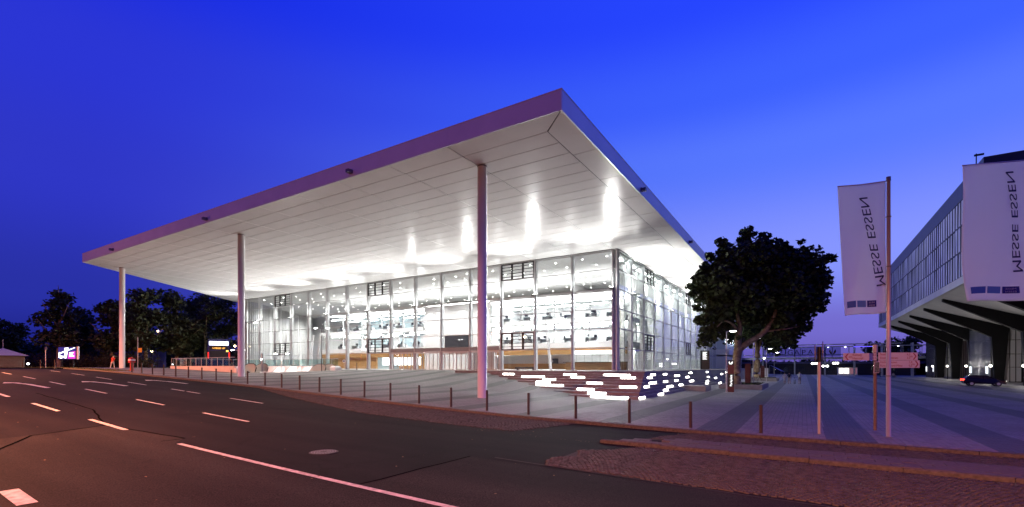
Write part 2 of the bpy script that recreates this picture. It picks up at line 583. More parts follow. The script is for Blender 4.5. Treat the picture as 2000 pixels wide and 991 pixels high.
in_pit = lambda x, y: PIT[0] < x < PIT[1] and PIT[2] < y < PIT[3]
xs = [-900, -500, -300, -200, -150] + rng(-120, 60, 3) + [90, 150, 300, 600, 1200]
ys = [-400, -200, -120] + rng(-80, 20, 5) + [60, 120, 200, 400, 900, 1500]
sheet("ground", sorted(set(xs + [PIT[0], PIT[1]])), sorted(set(ys + [PIT[2], PIT[3]])),
      lambda x, y: zr(x) - .35 if y < 130 else -2.5 + min(2, (y - 130) * .0), MAT['soil'], in_pit)
# street: asphalt between the near side and the kerb
rx = rng(-160, 60, 2.0)
mb = MB()
for i in range(len(rx) - 1):
    a, b = rx[i], rx[i + 1]
    yy = [-90, -60, -47, -43, -40, -37, None]
    for j in range(6):
        y0 = yy[j]; y1a = yy[j + 1] if yy[j + 1] is not None else ykerb(a); y1b = yy[j + 1] if yy[j + 1] is not None else ykerb(b)
        mb.poly([(a, y0, zr(a) - .12), (b, y0, zr(b) - .12), (b, y1b, zr(b) - .12), (a, y1a, zr(a) - .12)])
mb.build("road", MAT['asphalt'], kind='structure')


def lay(pts, dz, mat, name, parent=None, kind=None, sub=1.2):
    """a thin sheet laid on the street, following its slope; pts = polygon in x, y (convex strips along x)"""
    xs_ = [p[0] for p in pts]
    x0, x1 = min(xs_), max(xs_)
    n = max(1, int((x1 - x0) / sub)); mb = MB()
    cuts = sorted(set([x0 + (x1 - x0) * i / n for i in range(n + 1)] + xs_))

    def span(x):
        ys_ = []
        for i in range(len(pts)):
            (ax, ay), (bx, by) = pts[i], pts[(i + 1) % len(pts)]
            if abs(bx - ax) < 1e-9:
                if abs(x - ax) < 1e-9: ys_ += [ay, by]
                continue
            t = (x - ax) / (bx - ax)
            if -1e-9 <= t <= 1 + 1e-9: ys_.append(ay + t * (by - ay))
        return min(ys_), max(ys_)
    for a, b in zip(cuts[:-1], cuts[1:]):
        if b - a < 1e-6: continue
        e = min(1e-4, (b - a) * .01)
        la, ha = span(a + e); lb, hb = span(b - e)
        za, zb = zr(a) - .12 + dz, zr(b) - .12 + dz
        mb.poly([(a, la, za), (b, lb, zb), (b, hb, zb), (a, ha, za)])
    return mb.build(name, mat, parent, kind=kind)


# repaired, coarser fields of the carriageway
lay([(0.4, -90), (-2.2, -49.5), (-3.2, -47.05), (1.7, -46.5), (2.5, -47.1), (40, -47.1), (40, -90)], .004, MAT['coarse'], "road_patch", kind='structure')
lay([(10.6, -47.1), (10.75, -43.15), (40, -43.15), (40, -47.1)], .004, MAT['coarse'], "road_patch", kind='structure')
lay([(7.2, -52.6), (9.4, -50.9), (11.6, -52.4), (10.5, -60), (6, -60)], .008, MAT['asphalt'], "road_patch", kind='structure')
# tar-filled seams between the fields of asphalt
tar = simple("tar_seam", (.006, .006, .006), .95, 0, 0.0)
for pts, w in (([(.66, -50.6), (-2.2, -49.2), (-3.25, -46.95)], .04), ([(-3.25, -46.95), (1.7, -46.45), (1.75, -47.15)], .03), ([(-20, -45.0), (-9, -45.6), (-3.2, -47.0)], .03),
               ([(10.62, -47.0), (10.75, -43.1)], .03), ([(-2, -37.9), (-4.6, -40.6)], .04), ([(5, -56), (9.4, -50.85), (11.7, -52.4), (15, -55)], .035)):
    mb = MB()
    for (ax, ay), (bx, by) in zip(pts[:-1], pts[1:]):
        n = max(2, int(math.hypot(bx - ax, by - ay) / .6)); d = Vector((bx - ax, by - ay, 0)).normalized(); q = Vector((-d.y, d.x, 0)) * w
        prev = None
        for i in range(n + 1):
            t_ = i / n; x_ = ax + (bx - ax) * t_; y_ = ay + (by - ay) * t_; jx = random.uniform(-.03, .03)
            c_ = (Vector((x_, y_, zr(x_) - .12 + .0095)) + q * (1 + random.uniform(-.3, .5)) + Vector((-d.y, d.x, 0)) * jx, Vector((x_, y_, zr(x_) - .12 + .0095)) - q + Vector((-d.y, d.x, 0)) * jx)
            if prev: mb.poly([prev[1], c_[1], c_[0], prev[0]])
            prev = c_
    mb.build("tar_seam", tar, kind='structure')
# painted markings
road_mark = thing("lane_markings", "white lane lines, dashes and turn arrows painted on the street", "road marking", (0, -44, -1.7))


def dash(x0, x1, y0, y1, w=.085, name="dash"):
    lay([(x0, y0 - w), (x1, y1 - w), (x1, y1 + w), (x0, y0 + w)], .012, MAT['paint'], name, road_mark)


dash(2.58, 14.2, -47.0, -47.1, .075, "solid_line")
for a, b in ((-5.35, -1.5), (-13.55, -9.2), (-21.9, -18.0), (-30.5, -26.4)): dash(a, b, -46.8 + .0 - (a + 5) * .025, -46.85 - (b + 5) * .025)
dash(5.5, 6.95, -51.2, -51.25, .14)
for a, b in ((-4.68, -.6), (-12.84, -9.1), (-22.0, -17.8), (-30.8, -26.7), (-39.3, -35.2), (-48, -44)): dash(a, b, -42.95 - (a + 4.7) * .05 * .9, -42.95 - (b + 4.7) * .045, .07)
for a, b in ((-10.7, -6.9), (-19.5, -17.3), (-16.9, -14.9), (-28.3, -24.3), (-36.6, -32.3), (-44.6, -40.3), (-53, -49)): dash(a, b, -38.65 - (a + 10.7) * .055, -38.65 - (b + 10.7) * .055, .07)


def arrow(xt, xh, y):
    # bent turn arrow: shaft, curved neck and head pointing to the left
    lay([(xt, y - .13), (xh + 3.0, y - .13), (xh + 3.0, y + .17), (xt, y + .17)], .012, MAT['paint'], "arrow_shaft", road_mark)
    lay([(xh + 3.0, y - .13), (xh + 1.1, y - .42), (xh + 1.1, y - .16), (xh + 3.0, y + .17)], .0125, MAT['paint'], "arrow_neck", road_mark)
    lay([(xh, y - .62), (xh + 1.3, y - .95), (xh + 1.15, y + .1)], .013, MAT['paint'], "arrow_head", road_mark)


arrow(-24.1, -31.3, -43.5); arrow(-23.9, -30.7, -39.3); arrow(-24.5, -30.8, -35.0)
# manhole cover with ribbed lid
mh = thing("manhole_cover", "round ribbed iron manhole cover set in the asphalt", "manhole cover", (7.0, -45.17, -2.15))
mz = zr(7.0) - .12
mb = MB(); mb.tube([(7, -45.17, mz - .03), (7, -45.17, mz + .012)], [.40, .40], 28); mb.build("frame", MAT['iron'], mh)
for i, r in enumerate((.31, .24, .17, .10)):
    mb = MB(); k = 24
    for q in range(k):
        a0, a1 = 2 * pi * q / k, 2 * pi * (q + .62) / k
        mb.poly([(7 + r * cos(a0), -45.17 + r * sin(a0), mz + .022), (7 + (r + .035) * cos(a0), -45.17 + (r + .035) * sin(a0), mz + .022),
                 (7 + (r + .035) * cos(a1), -45.17 + (r + .035) * sin(a1), mz + .022), (7 + r * cos(a1), -45.17 + r * sin(a1), mz + .022)])
    mb.build("rib_ring", MAT['silver'], mh)

# plaza surface
px = sorted(set(rng(-120, -60, 4) + rng(-60, 10, 1.0) + rng(10, 60, 5) + [60, 90] + [PIT[0], PIT[1]]))
py = sorted(set([-32.7] + rng(-32, -6, .65) + rng(-6, 0, 2) + [10, 30, 60, 90, 111, 140] + [PIT[2], PIT[3]]))
mb = MB()
rows = [None] + py
for i in range(len(px) - 1):
    a, b = px[i], px[i + 1]
    ya, yb = ykerb(a) + .16, ykerb(b) + .16
    mb.poly([(a, ya, zplaza(a, ya)), (b, yb, zplaza(b, yb)), (b, -32.7 + .6, zplaza(b, -32.1)), (a, -32.7 + .6, zplaza(a, -32.1))])
    ys2 = [-32.1] + [y for y in py if y > -31.9]
    for c, d in zip(ys2[:-1], ys2[1:]):
        if in_pit((a + b) / 2, (c + d) / 2): continue
        if (a + b) / 2 < 8 and c >= 0 and (a + b) / 2 > -100: continue
        mb.poly([(a, c, zplaza(a, c)), (b, c, zplaza(b, c)), (b, d, zplaza(b, d)), (a, d, zplaza(a, d))])
plaza = mb.build("plaza", MAT['plaza'], kind='structure')
plaza.data.polygons.foreach_set("use_smooth", [True] * len(plaza.data.polygons))

# single pavers along the near edge of the square (flat corner on the right)
pav = []
PW, PL = .18, .36
i0 = int(9.0 / PW)
for i in range(i0, int(27 / PW)):
    for j in range(14):
        x = i * PW; y = -34.2 + (j + (.5 if i % 2 else 0)) * PL
        if y < ykerb(x) + .2 or y > -30.3: continue
        pav.append((x, y))
pav.sort(key=lambda q: (q[0] - 18.76) ** 2 + (q[1] + 53.8) ** 2)
pm = {}


def paver_mesh():
    m = MB(); m.bev(.004, PW - .004, .004, PL - .004, 0, .012, .006); return m.mesh("paver", MAT['paver'])


# each paver keeps world texture coordinates through its own placement -> bands must be looked up per paver
dark_p = simple("dark_paver", (.085, .08, .08), .6, noise=.15, scale=3, bump=.15)
light_p = simple("light_paver", (.215, .20, .19), .6, noise=.12, scale=3, bump=.15)
light_q = simple("light_paver_worn", (.185, .17, .165), .62, noise=.15, scale=3, bump=.15)
pmesh = []
for mm in (dark_p, light_p, light_q):
    m = MB(); m.bev(.004, PW - .004, .004, PL - .004, 0, .012, .006); pmesh.append(m.mesh("paver", mm))
rest = MB()
for k, (x, y) in enumerate(pav):
    dark = ((x + PW / 2 - 15.2) % 4.3) < 1.35
    q = 0 if dark else random.choice((1, 1, 2))
    z = zplaza(x, y) + random.uniform(-.001, .003)
    if k < 300:
        o = obj("paver", pmesh[q], plaza, False); o.location = (x, y, z)
    else:
        rest.bev(x + .004, x + PW - .004, y + .004, y + PL - .004, z, z + .012, .006, q)
rest.build("paver_field", [dark_p, light_p, light_q], plaza, kind='stuff')

# kerb stones, one by one
kerb = tag(bpy.data.objects.new("kerb", None), kind='structure'); col.objects.link(kerb)
km = MB(); km.bev(0, 1.69, 0, .16, -.16, .02, .018); km_mesh = km.mesh("kerb_stone", MAT['kerb'])
x = -62.0
while x < 42:
    o = obj("kerb_stone", km_mesh, kerb, False)
    o.location = (x, ykerb(x), zr(x) + random.uniform(-.006, .006))
    o.rotation_euler = (0, -math.atan2(zr(x + 1.7) - zr(x), 1.7), math.atan2(ykerb(x + 1.7) - ykerb(x), 1.7))
    x += 1.705
# traffic island with its own kerb and slabs
isl = tag(bpy.data.objects.new("traffic_island", None), kind='structure'); col.objects.link(isl)
mb = MB()
ip = [(13.0, -38.75), (13.5, -37.2), (15.2, -36.9), (42, -36.9), (42, -38.45), (14, -38.45)]
mb.prism(ip, zr(40) - .2, zr(40) - .03); mb.build("island_body", MAT['grout'], isl)
km2 = MB(); km2.bev(0, 1.99, 0, .15, -.16, .0, .03); km2m = km2.mesh("kerb_stone", MAT['kerb'])
for k in range(14):
    o = obj("kerb_stone", km2m, isl, False); o.location = (12.9 + 2.0 * k, -38.72 + .12 * min(1, k / 3), zr(12.9 + 2 * k) - .0 + random.uniform(-.005, .005))
    if k < 3: o.rotation_euler = (0, 0, .05)
sl = MB(); sl.bev(.004, .59, .004, .39, -.05, .004, .006); slm = sl.mesh("slab", MAT['slab'])
for i in range(44):
    for j in range(4):
        x = 13.5 + i * .6 + (.3 if j % 2 else 0); y = -38.52 + j * .4
        if i < 2 and j > 1 - i: continue
        if x > 38: continue
        o = obj("slab", slm, isl, False); o.location = (x, y, zr(x) + random.uniform(-.004, .006)); o.rotation_euler = (random.uniform(-.006, .006), random.uniform(-.006, .006), random.uniform(-.01, .01))
mb = MB(); mb.bev(14.5, 42, -36.93, -36.80, zr(25) - .2, zr(25) + .012, .015); mb.build("edge_strip", MAT['kerb'], isl)


# natural stone setts laid in arcs
def setts(name, inside, x0, x1, y0, y1, n_single, cell=.118):
    base = lay_poly[name]
    root = lay(base, .003, MAT['grout'], name, kind='structure')
    pts = []
    ni, nj = int((x1 - x0) / cell), int((y1 - y0) / cell)
    for i in range(ni):
        for j in range(nj):
            x = x0 + (i + (.5 if j % 2 else 0)) * cell
            ph = ((x / 1.5) % 1.0) * 2 - 1
            y = y0 + j * cell + .28 * (1 - ph * ph)
            slope = -.28 * 2 * ph * 2 / 1.5
            if not inside(x, y): continue
            pts.append((x + random.uniform(-.014, .014), y + random.uniform(-.012, .012), math.atan(slope) * .8 + random.uniform(-.08, .08)))
    pts.sort(key=lambda q: (q[0] - 18.76) ** 2 + (q[1] + 53.8) ** 2)
    rest = MB()
    shapes = []
    for v in range(5):
        rs = random.Random(v + 3); h = cell * .47
        q = [(sx * h * rs.uniform(.85, 1), sy * h * rs.uniform(.85, 1)) for sx, sy in ((-1, -1), (1, -1), (1, 1), (-1, 1))]
        shapes.append(q)

    def one(mb, sh, cx, cy, z, a, hgt):
        b = len(mb.v); ca, sa = cos(a), sin(a)
        for s_, zz in ((1.0, -.02), (.97, hgt * .6), (.78, hgt)):
            for (u, w) in sh: mb.v.append((cx + (u * ca - w * sa) * s_, cy + (u * sa + w * ca) * s_, z + zz))
        for t in range(2):
            for q in range(4):
                r = (q + 1) % 4
                mb.f.append((b + t * 4 + q, b + t * 4 + r, b + t * 4 + 4 + r, b + t * 4 + 4 + q)); mb.mi.append(0)
        mb.f.append((b + 8, b + 9, b + 10, b + 11)); mb.mi.append(0)
    ms = []
    for sh in shapes:
        m = MB(); one(m, sh, 0, 0, 0, 0, .026); ms.append(m.mesh("sett", MAT['sett']))
    for k, (x, y, a) in enumerate(pts):
        z = zr(x) - .12 + .003
        if k < n_single:
            o = obj("sett", ms[k % 5], root, False); o.location = (x, y, z); o.rotation_euler = (0, 0, a)
        else:
            one(rest, shapes[k % 5], x, y, z, a, .022 + random.uniform(0, .008))
    rest.build("sett_field", MAT['sett'], root, kind='stuff')


lay_poly = dict(
    cobbled_verge=[(-17, -33.2), (-9.85, -35.5), (-5.1, -36.7), (0, -37.95), (5.2, -38.25), (9.1, -38.25), (10.2, -34.5), (6, -34.5), (-17, -32.9)],
    cobbled_lane=[(13.9, -37.0), (15.0, -34.5), (40, -34.5), (40, -36.9), (15.2, -36.9)],
    cobbled_apron=[(13.0, -42.9), (12.7, -42.0), (13.2, -41.2), (12.9, -40.4), (13.7, -39.8), (14.3, -38.75), (40, -38.6), (40, -43.15)])


def pip(poly):
    def f(x, y):
        c = False
        for i in range(len(poly)):
            (ax, ay), (bx, by) = poly[i], poly[i - 1]
            if (ay > y) != (by > y) and x < (bx - ax) * (y - ay) / (by - ay) + ax: c = not c
        return c
    return f


setts("cobbled_verge", pip(lay_poly['cobbled_verge']), -17, 10.2, -38.4, -33, 0, .14)
setts("cobbled_lane", pip(lay_poly['cobbled_lane']), 14, 27, -37, -34.4, 100)
setts("cobbled_apron", pip(lay_poly['cobbled_apron']), 11.4, 25, -43.3, -38.7, 300)
# asphalt joint in front of the setts
lay([(11.4, -42.83), (18, -43.12), (40, -43.12), (40, -43.19), (18, -43.19), (11.4, -42.92)], .014, MAT['grout'], "joint_strip", kind='structure')

# grass verge at the far left of the street
gb = MB()
rg = random.Random(5)
for k in range(9000):
    x = rg.uniform(-82, -47.5); y = ykerb(x) + .25 + rg.random() * 1.9 * min(1, (x + 82) / 10 + .2)
    z = zr(x); h = rg.uniform(.03, .10); a = rg.uniform(0, pi); w = .03
    gb.poly([(x - w * cos(a), y - w * sin(a), z), (x + w * cos(a), y + w * sin(a), z), (x + rg.uniform(-.05, .05), y + rg.uniform(-.05, .05), z + h)])
tag(gb.build("grass_verge", MAT['grass'], kind='stuff'), "dry yellowish grass verge along the far end of the kerb", "grass")
lay([(-82, ykerb(-60) + .2), (-47.5, ykerb(-60) + .2), (-48.5, ykerb(-60) + 2.0), (-82, ykerb(-60) + 1.2)], .126, MAT['soil'], "verge_soil", kind='structure')
# fallen leaves along the kerbs
lf = MB()
for k in range(420):
    if k < 300:
        x = rg.uniform(8, 26); y = random.choice((ykerb(x) - rg.random() ** 2 * .35, -38.78 - rg.random() ** 2 * .3))
    else:
        x = rg.uniform(-20, 16); y = rg.uniform(-52, -36)
    z = zr(x) - .12 + .02 + rg.random() * .02; a = rg.uniform(0, 6.28); s_ = rg.uniform(.012, .035)
    lf.poly([(x + s_ * cos(a + t), y + s_ * sin(a + t), z + rg.uniform(0, .015)) for t in (0, 1.2, 3.1, 4.6)])
tag(lf.build("fallen_leaves", simple("dry_leaf", (.20, .12, .05), .8, noise=.4, scale=40), kind='stuff'), "small dry leaves scattered along the kerbs and street", "leaves")

# ================================================================== terrace steps with light bars
RISE, NST = .215, 10
yk = lambda k: -10.45 - 1.25 * (k - 1)
xk = lambda k: 6.3 + .3 * (k - 1)
YEND = 76.0
steps = tag(bpy.data.objects.new("terrace_steps", None), kind='structure'); col.objects.link(steps)
mb = MB()
mb.prism([(-16, yk(1)), (xk(1), yk(1)), (xk(1), YEND), (.25, YEND), (.25, -.2), (-16, -.2)], -.4, .004)
mb.build("landing", MAT['step'], steps)
for k in range(1, NST):
    z1 = -RISE * k
    # front tread and side tread of this step, as separate slabs of the L-shaped flight
    n = 6
    x0 = -12 + 1.9 * k
    L = (xk(k + 1) - x0) / n
    for i in range(n):
        mb = MB(); mb.bev(x0 + i * L + .003, x0 + (i + 1) * L - .003, yk(k + 1), yk(k) + .02, z1 - .6, z1, .012)
        mb.build("step_block", MAT['step'], steps)
    n = 16; L = (YEND - yk(k)) / n
    for i in range(n):
        mb = MB(); mb.bev(xk(k) - .02, xk(k + 1), yk(k) + .02 + i * L + .003, yk(k) + .02 + (i + 1) * L - .003, z1 - .6, z1, .012)
        mb.build("step_block", MAT['step'], steps)
for k, a, b in ((2, -8.45, -7.11), (3, -5.38, -2.84), (4, -2.35, -1.01), (5, -2.37, -.97), (6, -1.7, .99), (2, -1.32, .01), (3, .03, 1.37),
                (2, 2.81, 5.31), (3, 4.87, 6.19), (5, 2.68, 4.08), (6, 6.05, 7.44), (7, 2.88, 4.33), (8, 4.32, 5.81), (9, 5.08, 7.99)):
    zc = -RISE * (k - .5)
    mb = MB(); mb.box(a, b, yk(k) - .03, yk(k) + .02, zc - .055, zc + .07); mb.build("step_light", MAT['led_e'], steps)
for k, a, b in ((2, -9.6, -8.0), (3, -11.7, -10.2), (2, -4.89, -3.6), (3, -1.3, .9), (2, 7.9, 9.4), (4, 3, 4.6), (2, 20.1, 21.6), (4, 30, 32), (5, -13.3, -11.1),
                (5, -8.4, -7.0), (5, -3.9, -2.5), (6, 2, 4.2), (5, 15.5, 17), (6, 19.6, 21.4), (7, 11, 12.5), (8, 8.7, 10.4), (6, -15.8, -14.5), (7, -9.6, -7.4), (7, -4.6, -3.1),
                (9, 17.1, 19.2), (8, -12.1, -10.6), (9, -14.9, -13.4), (9, -20.2, -18.8), (10, -18.4, -16.2), (10, -8.4, -6.4), (10, 6.5, 8.6),
                (3, 38, 39.6), (5, 42, 44), (7, 36, 37.6), (9, 40, 42), (4, 50, 52), (8, 33, 35)):
    zc = -RISE * (k - .5)
    mb = MB(); mb.box(xk(k) - .02, xk(k) + .03, a, b, zc - .055, zc + .07); mb.build("step_light", MAT['led_e'], steps)
mb = MB(); mb.bev(8.6, 10.6, -4.6, -1.6, -2.2, -1.45, .02); mb.build("seat_block", MAT['step'], steps)

# ================================================================== the exhibition hall
ZS = 14.43                                        # soffit level
hall = thing("exhibition_hall", "glass fronted exhibition hall lit white inside under a huge flat canopy roof", "building", (-30, 10, 0))
PX = lambda i: -.5 - 5.3 * i                      # facade post axis
ROWS = [0.0, 2.67, 5.03, 7.39, 9.75, 12.10, 14.35]
# ---- roof outline (right front corner, skewed left end)
SK = Vector((-.57, .82, 0)).normalized()
XL, YF, XR = -63.2, -30.7, 7.6
ROOF_D = 76.0
lx = lambda y: XL + SK.x / SK.y * (y - YF)
mb = MB()
mb.prism([(XL + .12, YF + .12), (XR - .12, YF + .12), (XR - .12, ROOF_D - .1), (lx(ROOF_D) + .12, ROOF_D - .1)], ZS + .045, ZS + 1.05)
mb.build("roof_slab", MAT['gap'], hall)


def clip(poly, f):
    out = []
    for i in range(len(poly)):
        a, b = poly[i], poly[(i + 1) % len(poly)]
        fa, fb = f(a), f(b)
        if fa >= 0: out.append(a)
        if (fa >= 0) != (fb >= 0):
            t = fa / (fa - fb); out.append((a[0] + (b[0] - a[0]) * t, a[1] + (b[1] - a[1]) * t))
    return out


keep = lambda p: p[0] - lx(p[1]) - 1.9            # right of the left border strip
ROW = (30.7 - 1.75) / 18.
YI = YF + 1.75
XI = XR - 1.78
G = .032
cache = {}
far = MB()


def soffit(x0, x1, y0, y1, to_far=False):
    poly = [(x0 + G, y0 + G), (x1 - G, y0 + G), (x1 - G, y1 - G), (x0 + G, y1 - G)]
    c = clip(poly, keep)
    if len(c) < 3: return
    if to_far:
        far.prism(c, ZS, ZS + .03); return
    whole = len(c) == 4 and all(abs(p[0] - q[0]) + abs(p[1] - q[1]) < 1e-6 for p, q in zip(sorted(c), sorted(poly)))
    if whole:
        key = (round(x1 - x0, 4), round(y1 - y0, 4))
        if key not in cache:
            m = MB(); m.box(G, x1 - x0 - G, G, y1 - y0 - G, 0, .03); cache[key] = m.mesh("soffit_panel", MAT['soffit'])
        o = obj("soffit_panel", cache[key], hall, False)
        o.location = Vector((x0, y0, ZS + random.uniform(-.0012, .0012))) - hall.location
        o.rotation_euler = (random.uniform(-.0006, .0006), random.uniform(-.0004, .0004), 0)
    else:
        m = MB(); m.prism(c, ZS, ZS + .03); m.build("soffit_panel", MAT['soffit'], hall)


for j in range(18):
    y0, y1 = YI + j * ROW, YI + (j + 1) * ROW
    soffit(PX(0), XI, y0, y1)
    for i in range(0, 18):
        if lx(y1) + 1.9 > PX(i): break
        soffit(PX(i + 1), PX(i), y0, y1)
for j in range(46):
    y0, y1 = j * ROW, (j + 1) * ROW
    if y1 > ROOF_D: break
    soffit(.12, XI, y0, y1, to_far=j > 14)
# border strips, mitred at the corner
mb_first = True
for i in range(-1, 13):
    a, b = PX(i + 1), PX(i)
    if i == -1:
        poly = [(PX(0) + G, YF + .05), (XR - .06 - G, YF + .05), (XI - G, YI - G), (PX(0) + G, YI - G)]
    else:
        poly = [(a + G, YF + .05), (b - G, YF + .05), (b - G, YI - G), (a + G, YI - G)]
    poly = clip(poly, lambda p: p[0] - lx(p[1]) - .05)
    if len(poly) >= 3:
        m = MB(); m.prism(poly, ZS - .004, ZS + .03); m.build("soffit_panel", MAT['soffit'], hall)
y = YF; n = 0
while y < ROOF_D - 1:
    y1 = y + ROW * 3.35 if n == 0 else y + ROW * 3
    if n == 0: poly = [(XR - .05, YF + .06 + G), (XR - .05, y1 - G), (XI + G, y1 - G), (XI + G, YI + G)]
    else: poly = [(XR - .05, y + G), (XR - .05, min(y1, ROOF_D) - G), (XI + G, min(y1, ROOF_D) - G), (XI + G, y + G)]
    if n > 11: far.prism(poly, ZS - .004, ZS + .03)
    else:
        m = MB(); m.prism(poly, ZS - .004, ZS + .03); m.build("soffit_panel", MAT['soffit'], hall)
    y = y1; n += 1
# strip along the skewed end
Ls = 7.0
for k in range(10):
    a = Vector((XL, YF, 0)) + SK * (k * Ls); b = Vector((XL, YF, 0)) + SK * ((k + 1) * Ls - .02)
    if k == 0: a += SK * 2.2
    m = MB(); m.prism([(a.x + .05, a.y), (a.x + 1.9 - G, a.y), (b.x + 1.9 - G, b.y), (b.x + .05, b.y)], ZS - .003, ZS + .03)
    m.build("soffit_panel", MAT['soffit'], hall)
far.build("far_soffit_panels", MAT['soffit'], hall, kind='stuff')
# fascia plates
x = XR
while x > XL:
    x0 = max(XL, x - 7.95)
    m = MB(); m.box(x0 + .006, x - .006, YF, YF + .10, ZS - .02, ZS + 1.12); m.build("fascia_plate", MAT['fascia'], hall); x -= 7.95
y = YF + .104; n = 0
while y < ROOF_D:
    L = 3.6 if n == 0 else 7.95
    m = MB(); m.box(XR - .10, XR - .002, y + .006, min(ROOF_D, y + L) - .006, ZS - .02, ZS + 1.12); m.build("fascia_plate", MAT['fascia'], hall); y += L; n += 1
for k in range(9):
    a = Vector((XL + .01, YF + .104, 0)) + SK * (k * 7.95); b = a + SK * 7.93
    m = MB(); m.prism([(a.x, a.y), (a.x + .1, a.y), (b.x + .1, b.y), (b.x, b.y)], ZS - .02, ZS + 1.12); m.build("fascia_plate", MAT['fascia'], hall)
m = MB(); m.prism([(XL, YF - .02), (XR + .02, YF - .02), (XR + .02, ROOF_D), (lx(ROOF_D), ROOF_D)], ZS + 1.12, ZS + 1.17); m.build("roof_edge", MAT['fascia'], hall)
for x, y, f in ((-9.6, YF, 0), (-30.5, YF, 0), (-53, YF, 0), (XR, -16.2, 1), (XR, 2.5, 1)):
    m = MB()
    if f == 0: m.box(x, x + .32, y - .42, y - .02, ZS + .18, ZS + .42); m.box(x + .12, x + .2, y - .1, y + .02, ZS + .4, ZS + .5)
    else: m.box(x + .02, x + .42, y, y + .32, ZS + .18, ZS + .42); m.box(x - .02, x + .1, y + .12, y + .2, ZS + .4, ZS + .5)
    m.build("fascia_camera", MAT['alu_d'], hall)
# round canopy columns
for x, y in ((-.25, -27.1), (-31.7, -26.7), (-62.8, -26.5)):
    zb = zplaza(x, y)
    c = MB(); c.tube([(x, y, zb - .1), (x, y, ZS - .02)], [.33, .33], 40); o = c.build("column", MAT['column'], hall, smooth=True)
    m = MB(); m.tube([(x, y, ZS - .10), (x, y, ZS - .03)], [.345, .345], 40); q = m.build("collar", MAT['alu_d'], None)
    q.parent = o
    for p in o.data.polygons:
        if len(p.vertices) > 4: p.use_smooth = False

# ---- glazing
NB = 15
XEND = PX(NB)
NR = 14
PYR = lambda i: .5 + 5.25 * i


def pane(m0, m1, plane, z0, z1, mat):
    m = MB()
    if plane == 'f': m.box(m0 + .05, m1 - .05, -.012, .012, z0 + .035, z1 - .035)
    else: m.box(-.012, .012, m0 + .05, m1 - .05, z0 + .035, z1 - .035)
    return m.build("pane", mat, hall)


DOOR_BAYS = (3, 4, 5, 6)
VENT = (2, 7, 12)
for i in range(NB):
    for r in range(6):
        if i in VENT and r in (1, 5): continue
        if i in DOOR_BAYS and r == 0: continue
        pane(PX(i + 1), PX(i), 'f', ROWS[r], ROWS[r + 1], MAT['glass'])
pane(PX(0), -.02, 'f', 0, ROWS[6], MAT['glass'])
for i in range(NR):
    for r in range(6):
        if i in VENT and r in (1, 5): continue
        pane(PYR(i), PYR(i + 1), 'r', ROWS[r], ROWS[r + 1], MAT['glass_s'])
pane(.02, PYR(0), 'r', 0, ROWS[6], MAT['glass_s'])
# posts: a slim outer cap and a deeper box behind the glass
for i in range(NB + 1):
    x = PX(i)
    m = MB(); m.box(x - .05, x + .05, -.16, -.014, 0, ZS); m.box(x - .15, x + .15, .03, .5, 0, ZS - .02)
    m.build("facade_post", MAT['alu'], hall)
for i in range(NR + 1):
    y = PYR(i)
    m = MB(); m.box(.014, .12, y - .045, y + .045, 0, ZS); m.box(-.5, -.03, y - .14, y + .14, 0, ZS - .02)
    m.build("facade_post", MAT['alu'], hall)
m = MB(); m.box(-.14, .06, -.06, .14, 0, ZS); m.build("corner_post", MAT['alu'], hall)
for r in range(7):
    z = min(ROWS[r], ZS - .07); h = .05 if r else .02
    m = MB(); m.box(XEND, -.15, -.09, .10, z - .03 + (.03 if r == 0 else 0), z + h); m.build("transom", MAT['alu'], hall)
    m = MB(); m.box(-.10, .09, .15, PYR(NR), z - .03 + (.03 if r == 0 else 0), z + h); m.build("transom", MAT['alu'], hall)
m = MB(); m.box(XEND, 0.1, -.2, .25, ZS - .06, ZS - .004); m.build("head_flashing", MAT['alu_d'], hall)
m = MB(); m.box(-.2, .2, .26, PYR(NR), ZS - .06, ZS - .004); m.build("head_flashing", MAT['alu_d'], hall)


# ---- black framed ventilation louvres
def vent(plane, a, b, z0, z1):
    m = MB(); s_ = []
    fr = lambda u0, u1, w0, w1, y0=-.07, y1=.07: (m.box(u0, u1, y0, y1, w0, w1) if plane == 'f' else m.box(y0, y1, u0, u1, w0, w1))
    a += .1; b -= .1; z0 += .04; z1 -= .04
    fr(a, b, z0, z0 + .12); fr(a, b, z1 - .12, z1)
    for k in range(4):
        u = a + (b - a) * k / 3; fr(max(a, u - .13), min(b, u + .13), z0, z1)
    o = m.build("vent_window", MAT['black'], hall)
    for k in range(3):
        u0, u1 = a + (b - a) * k / 3 + .13, a + (b - a) * (k + 1) / 3 - .13
        for q in range(1, 5):
            zz = z0 + (z1 - z0) * q / 5
            m = MB()
            if plane == 'f': m.box(u0, u1, -.05, .05, zz - .035, zz + .035)
            else: m.box(-.05, .05, u0, u1, zz - .035, zz + .035)
            s = m.build("louvre_bar", MAT['black'], None); s.parent = o
        m = MB()
        if plane == 'f': m.box(u0, u1, -.006, .006, z0 + .07, z1 - .07)
        else: m.box(-.006, .006, u0, u1, z0 + .07, z1 - .07)
        s = m.build("pane", MAT['glass'] if plane == 'f' else MAT['glass_s'], None); s.parent = o


for i in VENT:
    for r in (1, 5): vent('f', PX(i + 1), PX(i), ROWS[r], ROWS[r + 1])
for i in (2, 7):
    for r in (1, 5): vent('r', PYR(i), PYR(i + 1), ROWS[r], ROWS[r + 1])
for r in (1, 5): pane(PYR(12), PYR(13), 'r', ROWS[r], ROWS[r + 1], MAT['glass_s'])

